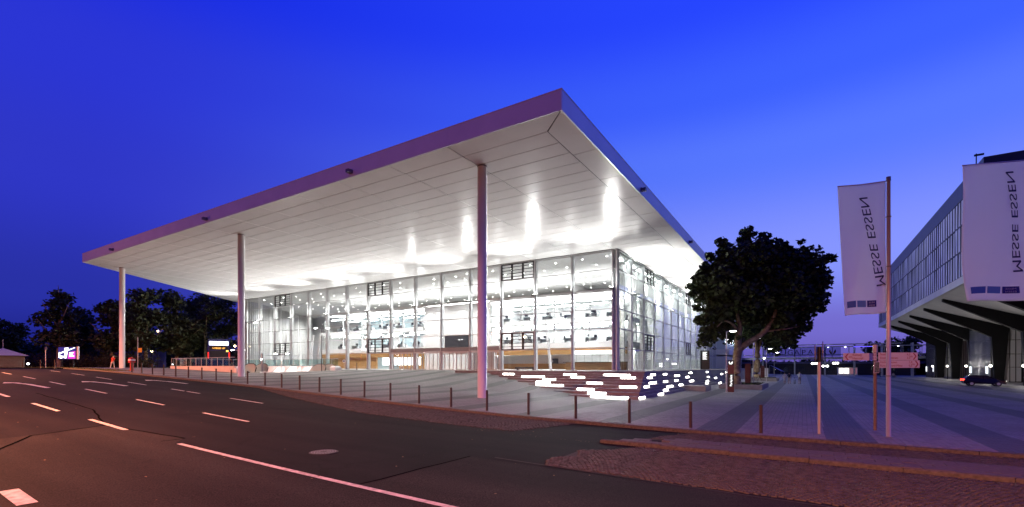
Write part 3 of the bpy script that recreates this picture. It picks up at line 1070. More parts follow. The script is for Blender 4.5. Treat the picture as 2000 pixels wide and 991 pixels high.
# ---- entrance doors under a grey band
m = MB(); m.box(PX(7) + .2, PX(3) - .2, -.13, -.015, ROWS[1] + .08, ROWS[1] + .62); m.build("door_canopy", simple("canopy_grey", (.36, .37, .38), .5), hall)
for i in DOOR_BAYS:
    a, b = PX(i + 1) + .25, PX(i) - .25
    d = MB(); d.box(a, b, -.08, .08, 2.48, ROWS[1] - .04)
    for u in (a, a + .42, a + 2.1, a + 2.62, b - .5, b - .08): d.box(u, u + .08, -.08, .08, .02, 2.48)
    door = d.build("door", MAT['alu'], hall)
    for (u0, u1) in ((a + .5, a + 1.29), (a + 1.31, a + 2.1), (a + 2.7, a + 3.48), (a + 3.5, b - .5)):
        m = MB(); m.box(u0 + .06, u1 - .06, -.012, .012, .10, 2.44); q = m.build("pane", MAT['glass'], None); q.parent = door
        m = MB()
        for e in ((u0, u0 + .05), (u1 - .05, u1)): m.box(e[0], e[1], -.03, .03, .03, 2.47)
        m.box(u0, u1, -.03, .03, .03, .10); q = m.build("leaf_frame", MAT['silver'], None); q.parent = door
    for u in (a + 1.22, a + 1.38, a + 3.41, a + 3.57):
        sgn = -1 if u in (a + 1.22, a + 3.41) else 1
        m = MB(); m.tube([(u, -.04, .5), (u + sgn * .10, -.1, .62), (u + sgn * .10, -.1, 1.9), (u, -.04, 2.02)], .018, 6)
        q = m.build("handle", MAT['alu_d'], None); q.parent = door
    for u in (a, b - .42):
        m = MB(); m.box(u + .08, u + .42, -.012, .012, .05, 2.46); q = m.build("pane", MAT['glass'], None); q.parent = door

# ---- skewed end facade on the left
E0 = Vector((XEND, .0, 0)); NE = 7
glass_end = glass("end_facade_glass", (.80, .86, .86), .34, .5, 2.2, .05)
for k in range(NE + 1):
    p = E0 + SK * (5.3 * k)
    m = MB(); m.prism([(p.x + .1, p.y), (p.x + .55, p.y + .1), (p.x + .4, p.y + .45), (p.x - .05, p.y + .35)], 0, ZS - .02); m.build("facade_post", MAT['white'], hall)
    for r in range(6):
        if k == NE: break
        a, b = p + SK * .2, p + SK * 5.1
        nrm_ = Vector((SK.y, -SK.x, 0)) * .012
        m = MB(); m.prism([(a.x - nrm_.x, a.y - nrm_.y), (a.x + nrm_.x, a.y + nrm_.y), (b.x + nrm_.x, b.y + nrm_.y), (b.x - nrm_.x, b.y - nrm_.y)], ROWS[r] + .04, ROWS[r + 1] - .04)
        m.build("pane", glass_end, hall)
    # slim fins between the posts
    if k < NE:
        for q in (.95, 1.8, 2.65, 3.5, 4.35):
            c = p + SK * q
            m = MB(); m.prism([(c.x + .08, c.y), (c.x + .55, c.y + .32), (c.x + .5, c.y + .42), (c.x + .03, c.y + .1)], 0, ZS - .02); m.build("fin", MAT['white'], hall)
    if k in (1, 4):
        a, b = p + SK * .3, p + SK * 5.0
        for (z0, z1) in ((ROWS[1], ROWS[2]), (ROWS[5], ROWS[6])):
            m = MB()
            for q in range(4):
                c = a + (b - a) * (q / 3); m.prism([(c.x + .02, c.y - .06), (c.x + .14, c.y - .06), (c.x + .14, c.y + .06), (c.x + .02, c.y + .06)], z0, z1)
            for q in range(6):
                zz = z0 + (z1 - z0) * q / 5
                m.prism([(a.x + .02, a.y), (a.x + .1, a.y), (b.x + .1, b.y), (b.x + .02, b.y)], zz - .025, zz + .025)
            m.build("vent_window", MAT['black'], hall)
for r in range(1, 7):
    a, b = E0, E0 + SK * (5.3 * NE); z = min(ROWS[r], ZS - .08)
    m = MB(); m.prism([(a.x + .03, a.y), (a.x + .15, a.y), (b.x + .15, b.y), (b.x + .03, b.y)], z - .03, z + .05); m.build("transom", MAT['white'], hall)
# leaning struts in the left foyer
for x, y, dx in ((-76, 6, .6), (-80, 13, -.5), (-71, 9, .7), (-63.5, 5, .9), (-12, 6.3, -.5), (-1.8, 6.3, -.6)):
    m = MB(); m.tube([(x, y, 0), (x + dx * 1.6, y, 7.2)], [.22, .16], 12); m.build("strut", MAT['white'], hall)

# ---- inside: floor, ceiling, back wall
YB = 30.4
m = MB(); m.prism([(XEND - .2, .26), (-.25, .26), (-.25, YEND - 2), (-60, YEND - 2), (E0.x + SK.x * 37, E0.y + SK.y * 37)], -.3, .008); m.build("floor", MAT['floor'], hall)
m = MB(); m.prism([(XEND - .2, .3), (-.3, .3), (-.3, YEND - 2), (-60, YEND - 2), (E0.x + SK.x * 37, E0.y + SK.y * 37)], ZS - .15, ZS - .05); m.build("ceiling", MAT['ceil'], hall)
m = MB(); m.box(-105, -14, YB, YB + .3, 0, ZS - .16); m.build("back_wall", MAT['iwall'], hall)
m = MB(); m.box(-14.3, -14, 18.4, YB, 0, ZS - .16); m.build("side_wall", MAT['iwall'], hall)
m = MB(); m.box(-14, -.4, 66, 66.3, 0, ZS - .16); m.build("rear_wall", MAT['iwall'], hall)
lens = MB(); lens.tube([(0, 0, 0), (0, 0, .02)], [.085, .085], 12); lens_m = lens.mesh("ceiling_light", MAT['ceil_e'])
ring = MB(); ring.tube([(0, 0, .005), (0, 0, .03)], [.12, .12], 12); ring_m = ring.mesh("light_ring", MAT['alu'])
for i in range(23):
    for j in range(11):
        x = -1.9 - 3.55 * i + random.uniform(-.5, .5); y = 2.2 + 3.5 * j + random.uniform(-.5, .5)
        if y > YB - .5: continue
        if x < XEND + 1 + (0 if y < 4 else SK.x / SK.y * y + 1): continue
        o = obj("ceiling_light", lens_m, hall, False); o.location = Vector((x, y, ZS - .19)) - hall.location
        q = obj("light_ring", ring_m, o, False)
for j in range(6):
    for x in (-2.6, -6.5, -10.5):
        o = obj("ceiling_light", lens_m, hall, False); o.location = Vector((x, 42.5 + 4 * j, ZS - .19)) - hall.location
# ceiling joints
for x in (-11, -24, -37, -50, -63):
    m = MB(); m.box(x, x + .03, .7, YB, ZS - .16, ZS - .145); m.build("ceiling_joint", MAT['alu'], hall)
# fins behind the street-side glass
for k in range(22):
    y = 5.2 + 2.65 * k
    m = MB(); m.box(-2.5, -1.7, y, y + .32, 0, ZS - .17); m.build("fin", MAT['iwall'], hall)
m = MB(); m.box(-4.2, -3.9, 20, 64, 0, ZS - .17); m.build("inner_wall", MAT['iwall'], hall)
for k in range(12):  # ceiling strips added to brighten the space behind the street-side glass
    m = MB(); m.box(-1.3, -1.1, 2 + 5.2 * k, 5.6 + 5.2 * k, ZS - .22, ZS - .17); m.build("strip_light", MAT['strip_e'], hall)
    m = MB(); m.box(-3.5, -3.3, 20 + 3.6 * k, 22.4 + 3.6 * k, ZS - .22, ZS - .17); m.build("strip_light", MAT['strip_e'], hall)

# ---- office galleries left and right of the white core
YO = 8.5
m = MB(); m.box(-38.4, -24.2, YO + .4, 20, 0, 11.0); core = m.build("core_wall", MAT['iwall'], hall)
for z in (4.3, 5.6, 6.9, 8.2, 9.5):
    m = MB(); m.box(-38.3, -24.3, YO + .388, YO + .42, z, z + .015); q = m.build("joint", MAT['alu'], None); q.parent = core
for x in (-34.5, -30.6, -27):
    m = MB(); m.box(x, x + .015, YO + .388, YO + .42, 3, 10.9); q = m.build("joint", MAT['alu'], None); q.parent = core
m = MB(); m.box(-33.6, -27.8, YO + .2, YO + .39, 2.95, 5.75); q = m.build("display", MAT['office'], None); q.parent = core
for x in (-37, -35, -30, -26):
    light("core_spot", 'SPOT', (x, YO - .8, 10.9), 260, (1, 1, 1), (0, .35, -1), hall, spot_size=radians(70), spot_blend=.6)
FL = ((-24.2, -1.6), (-66.5, -38.4))
for gi, (x1, x0) in enumerate(FL):
    if x1 > x0: x0, x1 = x1, x0
    a, b = (x1, x0) if x1 < x0 else (x0, x1)
    for z0, z1, nm in ((3.2, 4.0, "gallery_slab"), (6.8, 7.5, "gallery_slab"), (10.9, 11.25, "gallery_roof")):
        m = MB(); m.box(a, b, YO, 18.2, z0, z1); m.build(nm, MAT['iwall'], hall)
    m = MB(); m.box(a, b, 18.0, 18.3, 0, 11); m.build("gallery_back_wall", MAT['bluewall'] if gi else MAT['iwall'], hall)
    for z in (4.0, 7.5):
        # glass front of the offices, pane by pane
        n = int((b - a) / 2.7)
        for k in range(n):
            m = MB(); m.box(a + (b - a) * k / n + .02, a + (b - a) * (k + 1) / n - .02, YO + .10, YO + .115, z + .02, z + 2.75); m.build("office_pane", MAT['glass'], hall)
        for k in range(0, n + 1, 2):
            u = a + (b - a) * k / n
            m = MB(); m.box(u - .12, u + .12, YO + .7, YO + .95, z, z + 2.8); m.build("office_column", MAT['iwall'], hall)
        for k in range(5):
            u = a + (b - a) * (k + .5) / 5
            m = MB(); m.box(u - 1.9, u + 1.9, 10.2, 10.5, z + 2.66, z + 2.72); m.build("strip_light", MAT['strip_e'], hall)
            m = MB(); m.box(u - 1.9, u + 1.9, 14.2, 14.5, z + 2.66, z + 2.72); m.build("strip_light", MAT['strip_e'], hall)
        for k in range(3):
            u = a + (b - a) * (k + .8) / 3.4
            m = MB(); m.box(u, u + 2.6, 13.2, 13.35, z, z + 2.4); m.build("partition", MAT['iwall'], hall)
    # wooden band and wall on the ground floor
    m = MB(); m.box(a, b, YO - .02, YO + .3, 2.25, 3.15); m.build("wood_band", MAT['wood'], hall)
    for k in range(4):
        u = a + (b - a) * (k + .5) / 4
        m = MB(); m.box(u - 2.2, u + 2.2, 12, 12.3, 3.1, 3.16); m.build("strip_light", MAT['strip_e'], hall)
# ground floor walls
m = MB(); m.box(-66.5, -50.5, YO + .32, YO + .6, .1, 2.25); m.build("wood_wall", MAT['wood'], hall)
m = MB(); m.box(-44.6, -38.5, YO + .32, YO + .6, .1, 2.25); m.build("wood_wall", MAT['wood'], hall)
m = MB(); m.box(-24.1, -10.5, 11.0, 11.3, .1, .95); m.build("wood_wall", MAT['wood'], hall)
m = MB(); m.box(-24.1, -10.5, 11.02, 11.25, .95, 2.25); m.build("back_counter_wall", MAT['iwall'], hall)
m = MB(); m.box(-48.5, -39.2, YO - .1, YO + .3, .75, 2.15); m.build("lit_panel", MAT['screen_w'], hall)
m = MB(); m.box(-9.2, -1.8, YO - .6, YO - .1, 2.25, 2.75); m.build("lit_panel", MAT['screen_w'], hall)
m = MB(); m.box(-21.8, -18.3, 1.2, 1.5, 0, 2.6); m.build("white_screen_wall", MAT['iwall'], hall)

# ---- added fill spots in the foyer ceiling: one wall-washing and one spilling out to the forecourt per bay
for i in range(NB):
    x = (PX(i) + PX(i + 1)) / 2
    light("foyer_fill_spot", 'SPOT', (x, 3.2, ZS - .3), P_SPOT, (1, .985, .96), (0, .32, -1), hall, spot_size=radians(95), spot_blend=.8, shadow_soft_size=.2)
    light("foyer_fill_spot", 'SPOT', (x, 2.0, ZS - .3), P_SPOT * .9, (1, .985, .96), (0, -.65, -1), hall, spot_size=radians(88), spot_blend=.8, shadow_soft_size=.2)
for k in range(8):  # more added spots, brightening the street-side interior
    light("foyer_fill_spot", 'SPOT', (-1.4, 4 + 7 * k, ZS - .3), P_SPOT * 1.3, (1, .985, .96), (-.12, 0, -1), hall, spot_size=radians(100), spot_blend=.8, shadow_soft_size=.2)
for k in range(4):  # added spots that brighten the skewed end of the foyer
    q = E0 + SK * (5 + 7.5 * k)
    light("foyer_fill_spot", 'SPOT', (q.x + 7.5, q.y + 1, ZS - .3), P_SPOT * 1.6, (1, .985, .96), (-.55, .1, -1), hall, spot_size=radians(110), spot_blend=.8, shadow_soft_size=.2)
for k in range(3):
    light("foyer_fill_spot", 'SPOT', (-72 - 6 * k, 22, ZS - .3), P_SPOT, (1, .985, .96), (0, .5, -1), hall, spot_size=radians(100), spot_blend=.8, shadow_soft_size=.2)
# ---- added glowing strips, unseen on top of the galleries, brighten the foyer ceiling
fill_e = emit("fill_strip", (1, .985, .96), K_FILL)
for a in range(-66, -2, 4):
    for y in (10.0, 16.5):
        m = MB(); m.box(a + .1, a + 3.6, y, y + .5, 11.3, 11.34); m.build("fill_strip", fill_e, hall)
for k in range(11):  # glowing floor strips added to brighten the street-side interior from below
    m = MB(); m.box(-3.7, -3.45, 20.3 + 4 * k, 23.6 + 4 * k, .02, .06); m.build("floor_fill_strip", fill_e, hall)
for k in range(5):  # the same added floor strips at the left end
    q = E0 + SK * (6 + 5.2 * k)
    m = MB(); m.box(q.x + 5, q.x + 8, q.y + 4, q.y + 4.4, .02, .08); m.build("floor_fill_strip", fill_e, hall)
# ---- uplights on every second facade post
for i in range(0, NB + 1, 2):
    x = PX(i)
    m = MB(); m.box(x - .22, x + .22, -.62, -.165, ROWS[4] - .10, ROWS[4] + .06); f = m.build("uplight", MAT['alu_d'], hall)
    m = MB(); m.box(x - .15, x + .15, -.56, -.26, ROWS[4] + .062, ROWS[4] + .075); q = m.build("lens", MAT['up_e'], None); q.parent = f
    light("uplight_beam", 'SPOT', (x, -.42, ROWS[4] + .16), P_UP, (1, .985, .95), (0, -.985, .19), hall, spot_size=radians(92), spot_blend=1.0, shadow_soft_size=.12)
for i in range(NB + 1):  # extra beams added at all posts to even the soffit glow near the glass
    light("soffit_fill", 'SPOT', (PX(i), -.45, ROWS[4] + .2), P_WASH, (1, .985, .95), (0, -.42, .9), hall, spot_size=radians(150), spot_blend=1.0, shadow_soft_size=.25)
for i in range(1, NR, 2):
    y = PYR(i)
    m = MB(); m.box(.13, .55, y - .22, y + .22, ROWS[4] - .10, ROWS[4] + .06); f = m.build("uplight", MAT['alu_d'], hall)
    m = MB(); m.box(.22, .5, y - .15, y + .15, ROWS[4] + .062, ROWS[4] + .075); q = m.build("lens", MAT['up_e'], None); q.parent = f
    light("uplight_beam", 'SPOT', (.4, y, ROWS[4] + .16), P_UP * .5, (1, .985, .95), (.6, 0, .8), hall, spot_size=radians(140), spot_blend=1.0, shadow_soft_size=.12)

# ---- lower rear wing along the street side, with white bands
wing = thing("rear_wing", "low white banded wing joined behind the glass hall, half hidden by trees", "building", (1, 95, 0))
m = MB(); m.box(-30, 2.0, 78, 112, 0, 3.2); m.build("lower_wall", MAT['iwall'], wing)
m = MB(); m.box(-30, 2.6, 77.9, 112, 3.6, 5.0); m.build("white_band", MAT['white'], wing)
m = MB(); m.box(-30, 2.6, 77.9, 112, 7.6, 9.0); m.build("white_band", MAT['white'], wing)
m = MB(); m.box(-30, 1.6, 78.1, 111.8, 5.0, 7.6); m.build("core", MAT['bluewall'], wing)
for k in range(16):
    m = MB(); m.box(2.2, 2.3, 78.3 + k * 2.1, 80.2 + k * 2.1, 5.05, 7.55); m.build("window", MAT['glass_s'], wing)
    m = MB(); m.box(1.72, 1.8, 78.3 + k * 2.1, 80.2 + k * 2.1, 7.1, 7.2); m.build("strip_light", MAT['strip_e'], wing)
m = MB(); m.box(2.05, 2.1, 78.3, 111, .1, 2.6); m.build("shop_window", MAT['glass_s'], wing)
m = MB(); m.box(-30, 3.5, 78, 112, -2.4, 0.002); m.build("base", MAT['step'], wing)

# ================================================================== office furniture behind the glass
def make_desk(label, group, loc, chair_side=1):
    t = thing("desk", label, "desk", loc, 0, group)
    m = MB(); m.box(-.9, .9, -.4, .4, .70, .74); m.build("top", MAT['desk'], t, False)
    m = MB(); m.box(-.9, .9, .36, .40, .25, .70); m.build("modesty_panel", MAT['desk'], t, False)
    for sx in (-1, 1):
        m = MB(); m.box(sx * .86 - .03, sx * .86 + .03, -.36, .36, 0, .70); m.build("leg", MAT['alu'], t, False)
    return t


def make_monitor(label, group, loc):
    t = thing("monitor", label, "monitor", loc, random.uniform(-.4, .4), group)
    m = MB(); m.box(-.28, .28, -.02, .02, .12, .46); m.build("screen", MAT['office'], t, False)
    m = MB(); m.box(-.03, .03, .02, .06, .01, .25); m.box(-.12, .12, -.07, .09, 0, .012); m.build("stand", MAT['office'], t, False)
    return t


def make_chair(label, group, loc, rz):
    t = thing("office_chair", label, "chair", loc, rz, group)
    m = MB(); m.bev(-.24, .24, -.24, .24, .42, .50, .03); m.build("seat", MAT['office'], t, False)
    m = MB(); m.poly([(-.22, .22, .58), (.22, .22, .58), (.2, .30, 1.02), (-.2, .30, 1.02)]); m.poly([(-.22, .27, .58), (-.2, .35, 1.02), (.2, .35, 1.02), (.22, .27, .58)])
    m.poly([(-.22, .22, .58), (-.2, .30, 1.02), (-.2, .35, 1.02), (-.22, .27, .58)]); m.poly([(.22, .22, .58), (.22, .27, .58), (.2, .35, 1.02), (.2, .30, 1.02)])
    m.build("backrest", MAT['office'], t, False)
    m = MB(); m.tube([(0, 0, .06), (0, 0, .42)], .03, 8); m.build("stem", MAT['alu_d'], t, False)
    m = MB()
    for k in range(5): m.tube([(0, 0, .09), (.28 * cos(k * 1.257), .28 * sin(k * 1.257), .04)], .02, 6)
    m.build("base", MAT['alu_d'], t, False)
    return t


ORD = ["first", "second", "third", "fourth", "fifth", "sixth", "seventh"]
for fl, z in (("lower", 4.0), ("upper", 7.5)):
    for side, x0, st, ref in (("right", -3.8, -3.6, "glass corner"), ("left", -41.2, -4.2, "white core wall")):
        for k in range(6):
            x = x0 + st * k + random.uniform(-.4, .4); y = 10.1 + random.uniform(-.2, .5)
            w = f"{ORD[k]} from the {ref} on the {fl} office floor"
            make_desk(f"pale desk, {w}", f"desks on the {fl} {side} gallery", (x, y, z))
            make_monitor(f"black monitor, {w}", f"monitors on the {fl} {side} gallery", (x + random.uniform(-.4, .4), y + .1, z + .742))
            make_chair(f"black swivel chair, {w}", f"chairs on the {fl} {side} gallery", (x + .9 * random.choice((-1, 1)), y - .75, z), random.uniform(0, 6))
# reception counter in the corner of the foyer
t = thing("reception_counter", "long dark wooden reception counter in the glass corner of the foyer", "counter", (-5.3, 6.5, 0.01))
m = MB(); m.box(-9.6, -.95, 6.2, 6.9, .01, 1.05); m.build("front", MAT['wood_d'], t)
m = MB(); m.box(-10.0, -.9, 6.1, 7.0, 1.05, 1.12); m.build("worktop", MAT['office'], t)
for k in range(8):
    m = MB(); m.tube([(-9.3 + k * 1.15, 6.7, 1.12), (-9.3 + k * 1.15, 6.7, 2.2)], .02, 6); m.build("glass_rail_post", MAT['alu_d'], t)
t = thing("floor_bench", "low black bench just inside the glass near the counter", "bench", (-13.3, 1.5, .01))
m = MB(); m.bev(-14.8, -11.8, 1.1, 1.6, .18, .42, .03); m.build("seat", MAT['office'], t)
m = MB(); m.box(-14.6, -14.5, 1.15, 1.55, .01, .18); m.build("leg", MAT['office'], t)
m = MB(); m.box(-12.1, -12.0, 1.15, 1.55, .01, .18); m.build("leg", MAT['office'], t)
t = thing("coffee_machine", "black coffee machine on the back counter behind the reception", "coffee machine", (-13.5, 10.8, .95))
m = MB(); m.box(-13.9, -13.1, 10.5, 10.99, .95, 1.15); m.box(-13.9, -13.1, 10.8, 10.99, 1.15, 1.7); m.build("body", MAT['office'], t)
m = MB(); m.box(-13.9, -13.1, 10.5, 10.79, 1.5, 1.72); m.build("head", MAT['office'], t)
t = thing("fire_extinguisher", "small dark fire extinguisher before the white screen wall", "extinguisher", (-20.6, .95, .01))
m = MB(); m.tube([(-20.6, .95, .01), (-20.6, .95, .55), (-20.6, .95, .62)], [.1, .1, .04], 10); m.build("cylinder", MAT['office'], t)
m = MB(); m.tube([(-20.6, .95, .62), (-20.6, .95, .74)], .03, 8); m.build("valve", MAT['office'], t)

# ================================================================== bollards
def bollard(x, y, z, label, group, h=1.08, mesh={}):
    key = round(h, 2)
    if key not in mesh:
        m = MB(); m.tube([(0, 0, -.1), (0, 0, h - .03), (0, 0, h)], [.062, .062, .052], 16); a = m.mesh("post", MAT['bollard'])
        m = MB(); m.tube([(0, 0, h), (0, 0, h + .006)], [.05, .045], 16); b = m.mesh("cap", MAT['alu_d'])
        m = MB(); m.tube([(0, 0, -.02), (0, 0, .015)], [.085, .08], 16); c = m.mesh("base_ring", MAT['alu_d'])
        mesh[key] = (a, b, c)
    t = thing("bollard", label, "bollard", (x, y, z), 0, group)
    for nm, me in zip(("post", "cap", "base_ring"), mesh[key]): obj(nm, me, t, False)
    t.rotation_euler = (random.uniform(-.008, .008), random.uniform(-.008, .008), 0)


NUM = ["first", "second", "third", "fourth", "fifth", "sixth", "seventh", "eighth", "ninth", "tenth", "eleventh", "twelfth", "thirteenth",
       "fourteenth", "fifteenth", "sixteenth", "seventeenth", "eighteenth", "nineteenth", "twentieth", "twenty-first", "twenty-second", "twenty-third", "twenty-fourth", "twenty-fifth"]
for i in range(25):
    x = 17.4 - 2.53 * i
    bollard(x, ykerb(x) + .72, zplaza(x, -33), f"dark brown bollard along the kerb, {NUM[i]} of the row counted from the flagpoles", "bollards along the kerb")
for x, y, w in ((-64.8, -33.0, "nearest the grass verge"), (-69.8, -33.2, "beside the thin sign pole"), (-76.0, -33.6, "furthest left by the kiosk")):
    bollard(x, y, zr(x), f"grey bollard on the far left footway, {w}", "bollards on the far left footway")
bollard(-36.0, -8.0, zplaza(-36, -8), "single dark bollard standing before the left glass facade", "lone bollards")
wm = simple("reflector_white", (.75, .75, .75), .5)
for k, (x, y) in enumerate(((-66.0, -17.5), (-63.2, -18.2), (-60.6, -19.0))):
    t = thing("delineator_post", f"short black and white marker post left of the station glass, {NUM[k]} from the left", "post", (x, y, zr(x)), 0, "marker posts by the station")
    m = MB(); m.tube([(0, 0, 0), (0, 0, .9)], .045, 8); m.build("post", MAT['black'], t, False)
    for z in (.35, .6, .84):
        m = MB(); m.tube([(0, 0, z), (0, 0, z + .1)], .05, 8); m.build("reflective_band", wm, t, False)

# ================================================================== flagpoles and flags
def flag_set(px_, py_, ztop, dir_top, w_top, w_bot, sag, hgt, word, label_p, label_f, seed, txt0, txt1, tsz, tb0, tb1, near_pole):
    z0 = zplaza(px_, py_)
    t = thing("flagpole", label_p, "flagpole", (px_, py_, z0), 0, "flagpoles at the corner of the square")
    m = MB(); m.tube([(px_, py_, z0 - .05), (px_, py_, ztop + .05)], [.075, .06], 20); m.build("pole", MAT['silver'], t, smooth=True)
    m = MB(); m.tube([(px_, py_, ztop + .02), (px_, py_, ztop + .16)], [.075, .07], 16); m.build("head", MAT['alu_d'], t)
    m = MB(); m.box(px_ - .14, px_ + .14, py_ - .14, py_ + .14, z0 - .02, z0 + .025); m.build("foot_plate", MAT['alu_d'], t)
    for zc in (ztop - 1.3, ztop - 3.1, z0 + 2.2):
        m = MB(); m.tube([(px_, py_, zc), (px_, py_, zc + .03)], [.085, .085], 14); m.build("clamp", MAT['alu_d'], t)
    d = Vector(dir_top).normalized(); nr = Vector((d.y, -d.x, 0))
    rs = random.Random(seed)
    ph = [rs.uniform(0, 6.28) for _ in range(4)]

    def P(a, b, off=0.0):
        """a: 0 at the pole .. 1 outer edge; b: 0 top .. 1 bottom"""
        w = w_top + (w_bot - w_top) * b
        u = .08 + a * w
        s = .11 * a * sin(3.1 * a + 2.6 * b + ph[0]) + .06 * sin(8 * a - 6 * b + ph[1]) * (.3 + b) * (1 - .3 * a) + .12 * a * b * sin(2.2 * b + ph[2])
        s += near_pole * .05 * sin(30 * a * (1 - .5 * b) + ph[3]) * math.exp(-4 * a) * b
        p = Vector((px_, py_, ztop)) + d * u + nr * (s + off)
        p.z += -b * hgt - sag * a * (1 - b) - .06 * a * b + .02 * sin(6 * a + ph[1]) * b
        return p
    f = thing("flag", label_f, "flag", (px_, py_, ztop), 0, "printed flags")
    na, nb = 28, 60
    m = MB(); m.v = [tuple(P(i / na, j / nb)) for j in range(nb + 1) for i in range(na + 1)]
    for j in range(nb):
        for i in range(na):
            q = j * (na + 1) + i; m.f.append((q, q + 1, q + na + 2, q + na + 1)); m.mi.append(0)
    o = m.build("cloth", MAT['flag'], f, smooth=True)
    sol = o.modifiers.new("thickness", 'SOLIDIFY'); sol.thickness = .004
    m = MB(); m.tube([P(0, -.003), P(.5, -.003), P(1.0, -.003)], .022, 8); m.build("crossbar", MAT['silver'], f)
    m = MB(); m.tube([P(a / 12, .33 + .02 * a / 12 + .03 * sin(a), .012) for a in range(13)], .004, 5); m.build("rope", MAT['alu_d'], f)
    m = MB(); m.tube([P(a / 12, .72 + .015 * sin(a * .8), .012) for a in range(13)], .004, 5); m.build("rope", MAT['alu_d'], f)
    # mirrored printing seen through the cloth: baseline runs upwards, glyph tops point to the pole
    ext = (tb1 - tb0) * hgt

    for face in (.008, -.012):
        me = text_mesh(word, 1.0, lambda x, y: (x, y, 0), align='LEFT')
        L = max(v.co.x for v in me.vertices)
        bpy.data.meshes.remove(me)
        for wi, wd in enumerate(word.split()):
            me = text_mesh(wd, 1.0, lambda x, y: (x, y, 0), align='LEFT')
            x_off = 0 if wi == 0 else L - max(v.co.x for v in me.vertices)
            for v in me.vertices:
                b = tb1 - ((v.co.x + x_off) / L) * (tb1 - tb0)
                ac = txt1 + (txt0 - txt1) * (tb1 - b) / (tb1 - tb0)
                w = w_top + (w_bot - w_top) * b
                v.co = P(ac - (v.co.y - .35) * tsz / w, b, face)
            me.materials.clear(); me.materials.append(MAT['ink'])
            obj("printed_name", me, f)
        for k, c in enumerate(SQ):
            w = w_bot; a0 = .93 - k * .245; a1 = a0 - .215
            m = MB(); N = 6
            for i in range(N):
                for j in range(3):
                    aa = lambda q: a0 + (a1 - a0) * q / N
                    bb = lambda q: .895 + .05 * q / 3
                    m.poly([P(aa(i), bb(j), face), P(aa(i + 1), bb(j), face), P(aa(i + 1), bb(j + 1), face), P(aa(i), bb(j + 1), face)])
            m.build("printed_square", c, f)
        for li, wd in enumerate(("MESSE", "ESSEN")):
            me = text_mesh(wd, 1.0, lambda x, y: (x, y, 0), align='CENTER')
            for v in me.vertices:
                a = .93 - 2 * .245 - .1075 + v.co.x * .052
                b = .917 + li * .021 - v.co.y * .017
                v.co = P(a, b, face * 1.6)
            me.materials.clear(); me.materials.append(MAT['flag'])
            obj("printed_word", me, f)


SQ = (simple("print_blue", (.03, .10, .42), .7), simple("print_sky", (.06, .18, .50), .7), simple("print_deep", (.015, .03, .22), .7))
flag_set(21.38, -32.19, 7.15, -RT * .86 + FW * .5, 1.45, 1.22, -.05, 4.75, "MESSE ESSEN", "tall silver flagpole left of the two, by the direction signs",
         "hanging white flag with mirrored lettering beside the direction signs", 3, .46, .10, .36, .10, .80, 1.0)
flag_set(25.45, -30.9, 7.45, -RT * 1.0 - FW * .12, 2.78, 2.35, .36, 4.75, "MESSE ESSEN", "tall silver flagpole at the right edge of the square",
         "wide white flag with mirrored lettering blowing at the right edge", 11, .36, .22, .44, .07, .80, .3)

# ================================================================== direction sign, road sign post
sp = Vector((21.2, -30.2, 0)); zb = zplaza(21.2, -30.2)
t = thing("direction_sign", "cycle direction sign post with three white arrow boards and red lettering", "sign", (21.2, -30.2, zb))
m = MB(); m.tube([(sp.x, sp.y, zb - .05), (sp.x, sp.y, 1.3)], .06, 14); m.build("post", simple("rusty_post", (.16, .11, .085), .55, .2, noise=.3, scale=8), t)
m = MB(); m.tube([(sp.x, sp.y, 1.0), (sp.x, sp.y, 1.32)], .085, 14); m.build("post_head", MAT['silver'], t)
board = simple("sign_board", (.62, .60, .57), .5)
redink = simple("sign_red", (.30, .02, .02), .6)


